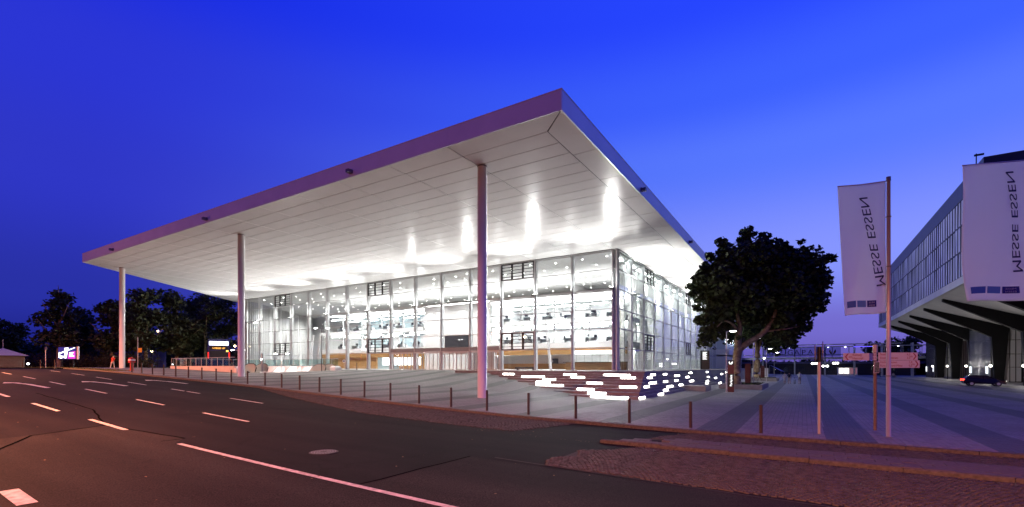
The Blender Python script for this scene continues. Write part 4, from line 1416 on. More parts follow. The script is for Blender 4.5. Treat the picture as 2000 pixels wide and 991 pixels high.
def sign_board(a, b, zc, h, lines, km, arrow_left):
    off = FW * -.10
    A, B = sp + RT * a + off, sp + RT * b + off
    m = MB()
    for o_ in (0, 1):
        q = off * (.25 * o_)
        m.poly([(A.x - q.x, A.y - q.y, zc - h / 2), (B.x - q.x, B.y - q.y, zc - h / 2), (B.x - q.x, B.y - q.y, zc + h / 2), (A.x - q.x, A.y - q.y, zc + h / 2)])
    q = off * .25
    for u, w in (((A, zc - h / 2), (B, zc - h / 2)), ((A, zc + h / 2), (B, zc + h / 2)), ((A, zc - h / 2), (A, zc + h / 2)), ((B, zc - h / 2), (B, zc + h / 2))):
        m.poly([(u[0].x, u[0].y, u[1]), (w[0].x, w[0].y, w[1]), (w[0].x - q.x, w[0].y - q.y, w[1]), (u[0].x - q.x, u[0].y - q.y, u[1])])
    o = m.build("arrow_board", board, t)
    pt = lambda s_, z_: tuple(sp + RT * s_ + off * 1.05 + Vector((0, 0, z_)))
    sg = 1 if arrow_left else -1
    tip = a + .05 if arrow_left else b - .05
    for up in (1, -1):
        m = MB(); m.poly([pt(tip, zc), pt(tip + sg * .05, zc), pt(tip + sg * .15, zc + up * h * .44), pt(tip + sg * .10, zc + up * h * .44)])
        m.build("arrow_stroke", redink, None).parent = o
        m.v and None
    for ch in o.children: ch.location = (0, 0, 0)
    bx = tip + sg * .22                                          # small bicycle symbol
    m = MB()
    for dx in (-.035, .035):
        m.tube([pt(bx + dx + .024 * cos(k * .785), zc + .024 * sin(k * .785) - .012) for k in range(9)], .004, 4)
    m.tube([pt(bx - .035, zc - .012), pt(bx, zc + .02), pt(bx + .035, zc - .012)], .004, 4)
    m.build("bicycle_symbol", redink, None).parent = o
    for k, (tx, kk) in enumerate(zip(lines, km)):
        zl = zc + h * (.13 if k == 0 else -.33)
        x0 = tip + .30 if arrow_left else a + .06
        q = lettering("lettering", tx, .115, lambda x, y: pt(x0 + x, zl + y), redink, None); q.parent = o
        x1 = b - .16 if arrow_left else b - .44
        q = lettering("lettering", kk, .115, lambda x, y: pt(x1 + x, zl + y), redink, None); q.parent = o


_old = lettering


def lettering(name, s, size, xf, mat, parent, world=True, align='LEFT'):
    me = text_mesh(s, size, xf, align=align); me.materials.clear(); me.materials.append(mat)
    return obj(name, me, parent, world)


sign_board(-1.33, -.02, .835, .285, ("Kettwig", "Haarzopf"), ("8,5", "2,5"), True)
sign_board(.06, 1.62, .855, .30, ("Steele", "Essen-Zentrum"), ("6,3", "3,3"), False)
sign_board(.06, 1.70, .545, .30, ("Holsterhausen", "Rüttenscheid-Mitte"), ("2,8", "0,5"), False)
pm_ = simple("sticker_green", (.12, .16, .10), .6, noise=.9, scale=22)
m = MB(); pt = lambda s_, z_, o_=.12: tuple(sp + RT * s_ - FW * o_ + Vector((0, 0, z_)))
m.poly([pt(-.15, .18), pt(.07, .2), pt(.09, .64), pt(-.11, .64)]); m.poly([pt(-.15, .18, .1), pt(-.11, .64, .1), pt(.09, .64, .1), pt(.07, .2, .1)]); m.build("poster_plate", board, t)
m = MB(); m.poly([pt(-.13, .2, .124), pt(.055, .215, .124), pt(.075, .62, .124), pt(-.095, .62, .124)]); m.build("poster_print", pm_, t)

zb = zplaza(19.27, -32.7)
t = thing("traffic_sign_post", "slim pole with two traffic discs seen edge on beside the bollards", "sign", (19.27, -32.7, zb))
b0 = Vector((19.27, -32.7, 0))
m = MB(); m.tube([(b0.x, b0.y, zb - .05), (b0.x, b0.y, 1.15)], .055, 14); m.build("pole", MAT['silver'], t)
m = MB(); m.tube([(b0.x, b0.y, .62), (b0.x, b0.y, 1.18)], .075, 14); m.build("sleeve", MAT['black'], t)
for s_, r, zc in ((-.16, .33, .95), (.13, .38, 1.02)):
    c = b0 + RT * s_ + Vector((0, 0, zc)); d = (RT * .83 - FW * .556) * .012
    m = MB(); m.tube([c - d, c + d], r, 28); m.build("sign_disc", MAT['alu_d'], t)
    m = MB(); m.tube([c + d, c + d * 1.5], r * .97, 28); m.build("sign_face", board, t)
    m = MB(); m.tube([b0 + Vector((0, 0, zc)), c], .02, 6); m.build("bracket", MAT['alu_d'], t)

# ================================================================== trees
def leaf_cloud(blobs, per_m3, size, seed, shell=.55, cap=60000):
    r = random.Random(seed); m = MB()
    for (cx, cy, cz, rx, ry, rz) in blobs:
        n = int(per_m3 * (rx * ry * rz) ** (2 / 3.) * 4)
        for _ in range(n):
            while True:
                u, v, w = r.uniform(-1, 1), r.uniform(-1, 1), r.uniform(-1, 1)
                q = u * u + v * v + w * w
                if q <= 1: break
            k = (shell + (1 - shell) * r.random()) / math.sqrt(max(q, 1e-4)) if r.random() < .75 else 1
            k *= r.choice((1, 1, 1, 1.06, 1.14))
            c = Vector((cx + u * k * rx, cy + v * k * ry, cz + w * k * rz))
            a = Vector((r.gauss(0, 1), r.gauss(0, 1), r.gauss(0, .6))).normalized()
            b = a.cross(Vector((r.gauss(0, 1), r.gauss(0, 1), r.gauss(0, 1)))).normalized()
            s = size * r.uniform(.6, 1.25)
            m.poly([c - a * s, c + b * s * .62 - a * s * .15, c + a * s, c - b * s * .62 - a * s * .1])
            if len(m.f) > cap: return m
    return m


def limb(m, pts, rads, n=10):
    # smooth the polyline a little
    P = [Vector(p) for p in pts]; Q = []; R = []
    for i in range(len(P) - 1):
        for k in range(4):
            t = k / 4.
            p0, p1, p2, p3 = P[max(i - 1, 0)], P[i], P[i + 1], P[min(i + 2, len(P) - 1)]
            Q.append(.5 * ((2 * p1) + (p2 - p0) * t + (2 * p0 - 5 * p1 + 4 * p2 - p3) * t * t + (3 * p1 - p0 - 3 * p2 + p3) * t ** 3))
            R.append(rads[i] + (rads[i + 1] - rads[i]) * t)
    Q.append(P[-1]); R.append(rads[-1])
    m.tube(Q, R, n)


def plane_tree(base, sc, label, blobs, limbs, leaf_size, dens, seed, mat):
    t = thing("plane_tree", label, "tree", base, 0, "plane trees in the stone planters")
    B = Vector(base)
    L = lambda q: B + RT * q[0] * sc + FW * q[2] * sc + Vector((0, 0, q[1] * sc))
    for k, (pts, rads) in enumerate(limbs):
        m = MB(); limb(m, [L(p) for p in pts], [r * sc for r in rads], 14 if k == 0 else 10)
        m.build("trunk" if k == 0 else "limb", MAT['bark'], t, smooth=True)
    bl = []
    rs = random.Random(seed)
    for (u, v, r) in blobs:
        for _k in range(int(4 + r * 4.0)):
            a_ = rs.uniform(0, 6.28); rr_ = r * rs.uniform(.10, .27)
            c = L((u + cos(a_) * r * rs.uniform(.78, 1.2), v + sin(a_) * r * rs.uniform(.75, 1.12), rs.uniform(-r, r) * .9))
            bl.append((c.x, c.y, c.z, rr_ * sc, rr_ * sc, rr_ * sc * .8))
        for f in ((-.55, 0, .55) if r > 1.9 else (0,)):
            c = L((u + rs.uniform(-.3, .3), v + rs.uniform(-.3, .3), f * r * 1.5 + rs.uniform(-.6, .6)))
            q = r * sc * (.91 if f == 0 else .78)
            bl.append((c.x, c.y, c.z, q, q, q * .9))
    leaf_cloud(bl, dens, leaf_size, seed, .35, 90000).build("crown", mat, t)
    return t


S_ = .0591
bp = [(1400, 560, 45), (1440, 520, 52), (1490, 512, 46), (1540, 522, 46), (1573, 550, 36), (1402, 610, 34), (1440, 580, 50), (1500, 570, 58), (1552, 588, 44),
      (1388, 655, 24), (1376, 668, 13), (1418, 640, 26), (1552, 640, 28), (1522, 636, 32), (1582, 600, 24), (1470, 496, 30), (1530, 497, 26), (1384, 528, 22), (1368, 545, 14),
      (1598, 560, 14), (1480, 620, 30), (1362, 600, 12), (1372, 625, 12), (1412, 505, 18), (1500, 482, 14), (1560, 512, 18), (1592, 585, 16), (1360, 570, 10)]
blobs1 = [((x - 1440) * S_, (751 - y) * S_, r * S_) for x, y, r in bp]
T = lambda x, y, f=0: ((x - 1440) * S_, (751 - y) * S_, f)
limbs1 = [([T(1438, 755), T(1437, 735), T(1438, 705), T(1441, 684), T(1443, 676)], [.62, .50, .46, .48, .42]),
          ([T(1441, 684), T(1438, 662, -.3), T(1441, 640, -.5), T(1436, 622, -.6), T(1432, 600, -.8)], [.40, .33, .27, .22, .12]),
          ([T(1442, 678), T(1447, 652, .4), T(1452, 628, .6), T(1470, 606, 1.0), T(1490, 580, 1.3)], [.34, .28, .22, .16, .08]),
          ([T(1442, 684), T(1456, 670, -.4), T(1478, 655, -.8), T(1496, 632, -1.0), T(1506, 602, -1.2), T(1515, 570, -1.4)], [.40, .34, .28, .24, .17, .08]),
          ([T(1488, 642, -.9), T(1505, 628, -1.2), T(1535, 618, -1.4), T(1560, 600, -1.6)], [.2, .15, .11, .05]),
          ([T(1438, 650, -.4), T(1425, 635, -.8), T(1405, 628, -1.1), T(1390, 640, -1.4)], [.2, .14, .10, .05]),
          ([T(1490, 648, -.9), T(1515, 645, -1.6), T(1540, 640, -2)], [.10, .07, .03])]
plane_tree((12.3, 6.0, -1.62), 1.0, "large full crowned plane tree in the front planter with forked trunk", blobs1, limbs1, .30, 46, 21, MAT['leaf'])
S2 = .0853
bp2 = [(1500, 655, 30), (1530, 660, 24), (1470, 640, 30), (1545, 668, 14), (1515, 678, 16), (1455, 600, 34), (1500, 610, 36), (1535, 620, 28), (1440, 640, 26), (1480, 570, 34), (1520, 580, 30), (1552, 660, 8), (1425, 660, 18)]
blobs2 = [((x - 1476) * S2, (744 - y) * S2, r * S2) for x, y, r in bp2]
T2 = lambda x, y, f=0: ((x - 1476) * S2, (744 - y) * S2, f)
limbs2 = [([T2(1477, 746), T2(1477, 725), T2(1479, 705), T2(1478, 688)], [.62, .52, .46, .42]),
          ([T2(1478, 692), T2(1483, 672, .4), T2(1490, 660, .6), T2(1500, 648, .9)], [.36, .28, .2, .08]),
          ([T2(1478, 690), T2(1472, 668, -.5), T2(1462, 650, -.9), T2(1455, 620, -1)], [.32, .25, .17, .06]),
          ([T2(1479, 690), T2(1486, 655, -.3), T2(1500, 610, 0)], [.3, .2, .08])]
plane_tree((11.4, 43.0, -1.6), 1.0, "smaller plane tree behind, in the second planter further down the square", blobs2, limbs2, .34, 30, 33, MAT['leaf'])
for x0, x1, y0, y1, lab in ((10.7, 15.0, 3.4, 13.6, "long low concrete planter around the large plane tree"), (10.4, 14.9, 38.5, 48, "low concrete planter around the smaller rear plane tree")):
    t = thing("planter", lab, "planter", (x0, y0, -2.1), 0, "concrete tree planters")
    for nm, q in (("front_wall", (x0, x1, y0, y0 + .35)), ("back_wall", (x0, x1, y1 - .35, y1)), ("side_wall", (x0, x0 + .35, y0 + .352, y1 - .352)), ("side_wall", (x1 - .35, x1, y0 + .352, y1 - .352))):
        m = MB(); m.bev(*q, -2.15, -1.52, .015); m.build(nm, MAT['step'], t)
    m = MB(); m.box(x0 + .352, x1 - .352, y0 + .352, y1 - .352, -2.15, -1.62); m.build("soil", MAT['soil'], t)
    m = MB(); rr = random.Random(3)
    for k in range(1500):
        x = rr.uniform(x0 + .4, x1 - .4); y = rr.uniform(y0 + .4, y1 - .4); h = rr.uniform(.05, .22); a = rr.uniform(0, 3.1)
        m.poly([(x - .03 * cos(a), y - .03 * sin(a), -1.62), (x + .03 * cos(a), y + .03 * sin(a), -1.62), (x + rr.uniform(-.08, .08), y + rr.uniform(-.08, .08), -1.62 + h)])
    m.build("ground_cover", MAT['leaf_l'], t, kind='stuff')


def round_tree(x, y, h, w, label, seed, mat, trunk_frac=.3, kind="linden_tree", dens=16, size=.34, cone=False, z0=None):
    z = zr(x) - .05 if z0 is None else z0
    t = thing(kind, label, "tree", (x, y, z), 0, "trees behind the station entrance" if x < -30 else "trees beyond the footbridge")
    r = random.Random(seed)
    m = MB(); lean = r.uniform(-.5, .5)
    limb(m, [(x, y, z), (x + lean * .3, y, z + h * .25), (x + lean, y + .2, z + h * .6), (x + lean, y, z + h * .9)], [.32, .26, .16, .03], 10)
    m.build("trunk", MAT['bark'], t, smooth=True)
    for k in range(5):
        a = r.uniform(0, 6.28); zz = z + h * r.uniform(.25, .5); m = MB()
        limb(m, [(x + lean * .5, y, zz), (x + cos(a) * w * .2, y + sin(a) * w * .2, zz + h * .12), (x + cos(a) * w * .38, y + sin(a) * w * .38, zz + h * .25)], [.14, .10, .03], 7)
        m.build("limb", MAT['bark'], t, smooth=True)
    bl = []
    for k in range(16):
        q = r.random(); zz = trunk_frac + (1 - trunk_frac) * q * .92
        prof = (1.05 - q) if cone else math.sin(pi * min(1, .12 + q * .82)) ** .6
        a = r.uniform(0, 6.28); rad = w * .5 * prof * r.uniform(.25, .75)
        rr = w * (.15 + .10 * r.random()) * (.6 + .5 * prof)
        bl.append((x + lean + cos(a) * rad, y + sin(a) * rad, z + h * zz, rr, rr, rr * .75))
    leaf_cloud(bl, dens, size, seed, .3, 26000).build("crown", mat, t)


for a in ((-88.9, -26.5, 15.6, 8.0, "tall pointed tree at the far left above the lit billboard", 1, .30, True),
          (-85.9, -20.3, 11.8, 8.0, "rounded tree just right of the tall pointed tree", 2, .22, False),
          (-83.5, -16.0, 14.5, 9.6, "broad dark tree directly behind the leftmost column", 3, .2, False),
          (-85.5, -10.2, 15.4, 10.5, "dense dark tree between the leftmost column and the bus", 4, .18, False),
          (-89.5, -3.2, 16, 10.5, "open crowned tree with pale trunk left of the bus", 5, .3, False),
          (-94.5, 3.6, 16.3, 10.5, "sparse tree with pale bent trunk right of the bus", 6, .35, False),
          (-140, -23.0, 11.5, 10, "distant dark tree at the left edge of the picture", 7, .2, False),
          (-95.0, -14.6, 12.5, 8.5, "tree further back between the left column and the billboard", 8, .2, False),
          (-104, -20.0, 12, 10, "low dark tree filling the gap behind the tall pointed tree", 10, .1, False),
          (-101, -1.0, 16, 10, "dark tree far behind the station entrance roofs", 9, .2, False)):
    round_tree(a[0], a[1], a[2], a[3], a[4], a[5], MAT['leaf_l'], a[6], dens=(13 if a[5] in (5, 6) else 22), cone=a[7])
# hedges and far woods, nobody could count them
bl = []; r = random.Random(77)
for k in range(60):
    q = k / 59; x = -104 + 27 * q + r.uniform(-1, 1); y = -28.0 + 9.5 * q + r.uniform(-1.5, 1.5)
    rr = r.uniform(.9, 1.9); bl.append((x, y, .3 + rr * .55, rr * 1.3, rr * 1.3, rr))
tag(leaf_cloud(bl, 26, .14, 5, .3, 40000).build("hedge", MAT['hedge'], kind='stuff'), "dark brownish hedge along the far left footway", "hedge")
bl = []
for k in range(60):
    q = k / 59; x = -195 + 78 * q; y = -48 + 58 * q + r.uniform(-3, 3) ; rr = r.uniform(3, 5)
    bl.append((x, y + 10, .3 + rr * .6, rr * 1.3, rr * 1.3, rr * (1.0 if q > .3 else .8)))
tag(leaf_cloud(bl, 7, .6, 6, .3, 40000).build("far_wood", MAT['leaf'], kind='stuff'), "dark mass of distant trees on the left horizon", "wood")
bl = []
for k in range(46):
    q = k / 45; x = -25 + 110 * q; y = 158 + r.uniform(-4, 6); rr = r.uniform(3, 4.6)
    bl.append((x, y, -2 + rr * .5, rr * 1.3, rr * 1.3, rr * .8))
for k in range(10):
    bl.append((42 + r.uniform(-7, 14), 150 + r.uniform(-4, 4), 2 + k * .75, 4.5 - k * .2, 4, 2.6))
tag(leaf_cloud(bl, 9, .55, 8, .3, 40000).build("park_wood", MAT['leaf'], kind='stuff'), "dark park trees massed behind the footbridge", "wood")

# ================================================================== the older hall on the right
ZG = -2.15
old = thing("event_hall", "dark older hall with cantilevered glazed upper storey on slanting black ribs", "building", (46, 66, ZG))
clad = simple("slate_cladding", (.045, .047, .06), .45, .3, noise=.15, scale=.6)
mull = simple("dark_mullion", (.02, .02, .025), .4, .3)
soff = simple("old_soffit", (.70, .68, .65), .8, noise=.08, scale=.5)
rib = simple("black_rib", (.005, .005, .006), .7, 0, .2)
pglass = simple("old_hall_glass", (.62, .63, .68), .3, .0, .6)
X0, Y0, Y1 = 36.5, 21.2, 110.0
m = MB(); m.box(X0 + .25, 80, Y0 + .2, Y1 - .2, 12.3, 24.4); m.build("upper_body", clad, old)
m = MB(); m.box(X0, X0 + .22, Y0, Y1, 22.5, 24.75); m.build("parapet", clad, old)
m = MB(); m.box(X0 + .222, 80, Y0, Y0 + .19, 11.9, 24.75); m.build("end_wall", clad, old)
m = MB(); m.box(X0 + .222, 80, Y1 - .19, Y1, 11.9, 24.75); m.build("end_wall", clad, old)
m = MB(); m.box(X0 - .1, X0 + .3, Y0, Y1, 11.3, 12.28); m.build("edge_beam", soff, old)
nm_ = 66; st = (Y1 - Y0) / nm_
zrow = [12.3, 15.7, 19.1, 22.5]
for k in range(nm_ + 1):
    y = Y0 + k * st
    m = MB(); m.box(X0 - .03, X0 + .2, max(Y0, y - .09), min(Y1, y + .09), 12.3, 22.5); m.build("mullion", mull, old)
pmh = {}
for r in range(3):
    m = MB(); m.box(0, .05, .12, st - .12, .1, zrow[r + 1] - zrow[r] - .1); pmh[r] = m.mesh("pane", pglass)
    for k in range(nm_):
        o = obj("pane", pmh[r], old, False); o.location = Vector((X0 + .03, Y0 + k * st, zrow[r])) - old.location
        o.rotation_euler = (0, random.uniform(-.012, .012), random.uniform(-.012, .012))
    m = MB(); m.box(X0 - .05, X0 + .2, Y0, Y1, zrow[r] - .06, zrow[r] + .08); m.build("transom", mull, old)
# sloping underside
m = MB()
m.poly([(X0 + .3, Y0, 11.35), (X0 + .3, Y1, 11.35), (52, Y1, 6.0), (52, Y0, 6.0)]); m.poly([(X0 + .3, Y0, 12.2), (52, Y0, 12.2), (52, Y1, 12.2), (X0 + .3, Y1, 12.2)])
m.poly([(X0 + .3, Y0, 11.35), (52, Y0, 6.0), (52, Y0, 12.2), (X0 + .3, Y0, 12.2)]); m.poly([(X0 + .3, Y1, 11.35), (X0 + .3, Y1, 12.2), (52, Y1, 12.2), (52, Y1, 6.0)])
m.build("underside", soff, old)
for y in (31.5, 45, 58.5, 72, 85.5, 99):
    m = MB(); w = .45
    prof = [(X0 + .9, 11.2), (X0 + .9, 10.75), (46.2, 5.6), (46.6, ZG), (47.7, ZG), (48.4, 7.2)]
    a = [(p[0], y - w, p[1]) for p in prof]; b = [(p[0], y + w, p[1]) for p in prof]
    m.poly(a); m.poly(list(reversed(b)))
    for i in range(len(prof)):
        j = (i + 1) % len(prof); m.poly([a[i], b[i], b[j], a[j]])
    m.build("rib", rib, old)
# ground floor: glass boxes and brown doors between the ribs
brown = simple("brown_doors", (.06, .035, .025), .5, noise=.2, scale=3)
m = MB(); m.box(50.5, 51, Y0, Y1, ZG, 6.6); m.build("rear_wall", brown, old)
for k in range(60):
    y = Y0 + 1 + k * 1.45
    m = MB(); m.box(50.40, 50.49, y, y + .12, ZG, 6.5); m.build("door_post", mull, old)
for y0, y1 in ((59.2, 71.3), (99.7, 109.5), (32.2, 44.3)):
    box = []
    m = MB(); m.box(46.3, 50.3, y0, y1, 7.45, 7.7); m.build("glass_box_roof", mull, old)
    n = int((y1 - y0) / .62)
    for k in range(n + 1):
        y = y0 + (y1 - y0) * k / n
        m = MB(); m.box(46.3, 46.5, y - .05, y + .05, ZG, 7.45); m.build("mullion", mull, old)
    for k in range(6):
        m = MB(); m.box(46.5 + k * .72, 46.6 + k * .72, y0 - .05, y0 + .05, ZG, 7.45); m.build("mullion", mull, old)
    for z in (.35, 2.6, 5.0):
        m = MB(); m.box(46.28, 46.48, y0, y1, z, z + .1); m.build("transom", mull, old)
    for z0, z1 in ((ZG + .1, .35), (.45, 2.6), (2.7, 5.0), (5.1, 7.4)):
        m = MB(); m.box(46.38, 46.41, y0 + .06, y1 - .06, z0, z1); m.build("pane", pglass, old)
        m = MB(); m.box(46.55, 50.2, y0 + .02, y0 + .05, z0, z1); m.build("pane", pglass, old)
    for y in (y0 + .7, y1 - 1.9):
        m = MB(); m.box(46.12, 46.2, y, y + 1.0, -.75, .55); m.build("lit_poster", emit("poster_glow", (.9, .95, 1), 1.6), old)
for y in (38.5, 52, 65.5, 79, 92.5):
    m = MB(); m.tube([(44.6, y, ZG), (44.6, y, ZG + 2.6)], .05, 8); m.build("lamp_pole", MAT['black'], old)
    m = MB(); m.ball((44.6, y, ZG + 2.75), .2, 10, 8); m.build("lamp_globe", emit("forecourt_globe", (1, .93, .82), 7), old, smooth=True)
    light("forecourt_light", 'POINT', (44.6, y, ZG + 3.2), 300, (1, .93, .84), None, old, shadow_soft_size=.2)
m = MB(); m.tube([(37.2, 27, 24.7), (37.2, 27, 27.2)], .06, 8); m.box(37.0, 37.9, 26.9, 27.1, 26.9, 27.1); m.build("roof_aerial", MAT['black'], old)

# ================================================================== footbridge across the end of the square
br = thing("footbridge", "white steel footbridge with park name lettering across the end of the square", "bridge", (22, 113, ZG))
bw = simple("bridge_paint", (.40, .41, .45), .5)
m = MB(); m.box(-6, 50, 112.4, 115.6, 2.75, 3.35); m.build("deck", bw, br)
for y in (112.5, 115.4):
    for z in (3.95, 4.15): 
        m = MB(); m.tube([(-6, y, z), (50, y, z)], .04, 6); m.build("handrail", bw, br)
    for z in (6.35, 7.0):
        m = MB(); m.box(-6, 48 if z < 6.5 else 42, y - .08, y + .08, z, z + .16); m.build("top_beam", bw, br)
k = 0
for x in range(-6, 51, 4):
    for y in (112.5, 115.4):
        m = MB(); m.tube([(x, y, 3.3), (x, y, 6.4)], .06, 6); m.build("post", bw, br)
for x in (-2.5, 8, 16.5, 24.2, 31.3, 37.6, 44.2):
    for y in (112.9, 115.1):
        m = MB(); m.tube([(x, y, ZG), (x, y, 7.1)], .17, 12); m.build("support_column", bw, br)
panel_m = glass("banner_mesh", (.70, .74, .82), .10, .3)
m = MB(); m.box(8.2, 28.0, 112.36, 112.39, 3.5, 6.3); m.build("banner", panel_m, br)
for k, ch in enumerate("GRUGAPARK"):
    x = 10.2 + k * 1.72
    q = lettering("letter", ch, 2.15, lambda a, b: (x + a * 1.05, 112.30, 4.1 + b), MAT['ink'], br, align='CENTER')
tul = MB()
for sgn in (-1, 1):
    pts = [(0, 0), (.55, .25), (.85, .9), (.62, 1.5), (.25, .8)]
    tul.poly([(26.0 + sgn * (u + .04), 112.30, 4.1 + v) for u, v in (pts if sgn > 0 else reversed(pts))])
tul.build("tulip_emblem", simple("emblem_dark", (.03, .012, .02), .6), br)
for x in (15, 24.8, 29, 41):
    m = MB(); m.box(x, x + .35, 113.8, 114.1, 6.2, 6.3); m.build("lamp", emit("bridge_lamp", (.8, .8, 1), 14), br)
m = MB(); m.box(31, 35.5, 112.6, 112.7, 6.2, 6.28); m.build("blue_light_bar", emit("bridge_blue", (.12, .08, 1), 4), br)

# ================================================================== things on the square, right side
def stele(x, y, z, w, d, h, label, seq, name="info_pylon"):
    t = thing(name, label, "sign", (x, y, z), 0, "red and black information pylons")
    for (a, b, mat) in seq:
        m = MB(); m.box(x - w / 2, x + w / 2, y - d / 2, y + d / 2, z + a * h + .002, z + b * h - .002); m.build("panel", mat, t)
    return t


dk = simple("pylon_black", (.015, .013, .014), .4)
redp = simple("pylon_red", (.10, .012, .014), .5)
sw = emit("pylon_letters", (1, 1, 1), 2.2)
t = stele(12.75, -3.6, -2.05, .55, .2, 3.15, "red and black lit pylon with upright white lettering in front of the planter", ((0, .17, redp), (.17, .58, dk), (.58, .84, redp), (.84, 1, dk)))
for k in range(9):
    pass
q = lettering("lettering", "Parkplatz", .30, lambda a, b: (12.75 + .12 - b, -3.71, -2.05 + .6 + a), sw, t)
tl = MB()
for sgn in (-1, 1):
    pts = [(0, 0), (.10, .05), (.17, .2), (.12, .32), (.05, .17)]
    tl.poly([(12.75 + sgn * (u + .01), -3.715, -2.05 + 2.72 + v) for u, v in (pts if sgn > 0 else reversed(pts))])
tl.build("tulip_emblem", sw, t)
stele(12.9, 11.2, -1.62, .62, .2, 2.45, "plain dark red pylon standing in the planter right of the trunk", ((0, .1, redp), (.1, .9, redp), (.9, 1, redp)))
stele(12.2, 46.5, -1.62, .7, .2, 2.3, "dark red pylon half hidden behind the rear plane tree", ((0, .5, redp), (.5, 1, redp)))
t = stele(4.7, 30.4, .0, 1.4, .25, 3.2, "tall dark stele with white lines on the terrace by the side facade", ((0, .4, dk), (.4, 1, dk)), "info_stele")
for k in range(7):
    m = MB(); m.box(4.35, 4.35 + (.55 if k % 2 else .7), 30.262, 30.27, 2.85 - k * .19, 2.93 - k * .19); m.build("text_line", sw, t)


def lamp_post(x, y, z, h, label, arm, power, group, double=False, mat=MAT['black'], col_=(1, .98, .92), r=.05):
    t = thing("street_lamp", label, "street lamp", (x, y, z), 0, group)
    m = MB(); m.tube([(x, y, z - .05), (x, y, z + h * .3), (x, y, z + h)], [r * 1.25, r, r * .8], 12); m.build("pole", mat, t)
    for sgn in ((-1, 1) if double else (1,)):
        d = RT * sgn
        m = MB(); m.tube([Vector((x, y, z + h - .08)), Vector((x, y, z + h + .02)) + d * arm * .5, Vector((x, y, z + h + .06)) + d * arm], [.035, .03, .03], 8); m.build("arm", mat, t)
        c = Vector((x, y, z + h + .08)) + d * (arm + .28)
        m = MB(); m.ball(c, (.34, .22, .07), 14, 6); hd = m.build("lamp_head", mat, t, smooth=True)
        m = MB(); m.ball(c - Vector((0, 0, .045)), (.27, .17, .055), 14, 6); ln = m.build("lens", MAT['lamp_e'], None); ln.parent = hd
        light("lamp_light", 'SPOT', c - Vector((0, 0, .16)), power, col_, (0, 0, -1), t, spot_size=radians(150), spot_blend=.8, shadow_soft_size=.15)
    return t


lamp_post(12.45, -4.4, -2.05, 5.9, "slim grey lamp post beside the lit pylon in front of the tree", .35, 250, "lamp posts along the square", mat=MAT['silver'])
lamp_post(13.4, 12.4, -1.62, 5.6, "slim grey lamp post between the two plane trees", .35, 250, "lamp posts along the square", mat=MAT['silver'])
lamp_post(13.4, 37.0, -2.1, 5.6, "grey lamp post in front of the rear planter", .35, 250, "lamp posts along the square", mat=MAT['silver'])
lamp_post(13.4, 62.0, -2.1, 5.6, "small distant lamp post left of the footbridge columns", .35, 250, "lamp posts along the square", mat=MAT['silver'])
lamp_post(-40.0, -21.3, zplaza(-40, -21.3), 6.2, "tall black twin headed lamp right of the middle column", .55, 420, "twin headed lamps at the station", True)
lamp_post(-37.8, -12.5, zplaza(-37.8, -12.5), 5.9, "tall black twin headed lamp before the left glass facade", .55, 420, "twin headed lamps at the station", True)
lamp_post(-52.5, -16.0, -2.6, 5.5, "low twin headed lamp rising from the station stairwell before the bus", .55, 500, "twin headed lamps at the station", True, MAT['silver'])
lamp_post(-44.5, -14.2, -2.6, 4.9, "low twin headed lamp between station stairs and escalator", .55, 700, "twin headed lamps at the station", True, MAT['silver'])
for x, y, z, lab in ((21.7, 124.5, 1.3, "left glowing globe cluster lamp under the footbridge"), (27.5, 128.1, 1.4, "right glowing globe cluster lamp under the footbridge"), (24.4, 117.5, .45, "bright lamp between the two globe clusters"),
                     (11.0, 70.0, 2.2, "small globe lamp left of the walkers")):
    t = thing("globe_lamp", lab, "lamp", (x, y, ZG), 0, "park globe lamps")
    m = MB(); m.tube([(x, y, ZG), (x, y, z)], .06, 8); m.build("pole", MAT['black'], t)
    for dx in ((-.55, 0, .55) if "cluster" in lab else (0,)):
        m = MB(); m.ball((x + dx, y, z + .25), .3 if "cluster" in lab else .22, 12, 8); m.build("globe", emit("globe_glow", (1, .98, .95), 10), t, smooth=True)
# dark park pavilion and a lit kiosk beyond the bridge
t = thing("park_pavilion", "dark low pavilion with long roof edge beyond the footbridge", "building", (18, 134, ZG))
m = MB(); m.box(-6, 48, 134, 142, ZG, 1.5); m.build("wall", simple("pavilion_wall", (.03, .03, .04), .7), t)
m = MB(); m.box(-7, 50, 132.5, 143, 1.5, 2.1); m.build("roof", simple("pavilion_roof", (.09, .10, .16), .6), t)
for k in range(12):
    m = MB(); m.box(-3 + k * 4, -.6 + k * 4, 133.92, 133.99, -1.2, .8); m.build("window", MAT['glass_s'], t)
t = thing("kiosk", "small kiosk with brightly lit window at the end of the square", "kiosk", (30, 126, ZG))
m = MB(); m.box(28, 33, 126, 129, ZG, .3); m.build("wall", MAT['iwall'], t)
m = MB(); m.box(27.7, 33.3, 125.5, 129.4, .3, .5); m.build("roof", MAT['black'], t)
for a, b in ((28.3, 29.4), (29.6, 30.8)):
    m = MB(); m.box(a, b, 125.9, 125.98, -1.6, .05); m.build("window", emit("kiosk_window", (1, .93, .85), 2.2), t)
m = MB(); m.box(31.1, 32.8, 125.9, 125.98, -1.7, .1); m.build("poster_window", emit("kiosk_poster", (.55, .25, .35), .4), t)
t = thing("sail_canopy", "small blue sail canopy below the footbridge left of the walkers", "canopy", (13, 100, ZG))
m = MB(); m.poly([(10.5, 100, 1.0), (12.2, 101, .2), (14.2, 100.5, -.9), (13.4, 98.5, -.75)]); m.poly([(10.5, 100, 1.04), (13.4, 98.5, -.71), (14.2, 100.5, -.86), (12.2, 101, .24)]); m.build("sail", simple("sail_blue", (.10, .16, .5), .6), t)
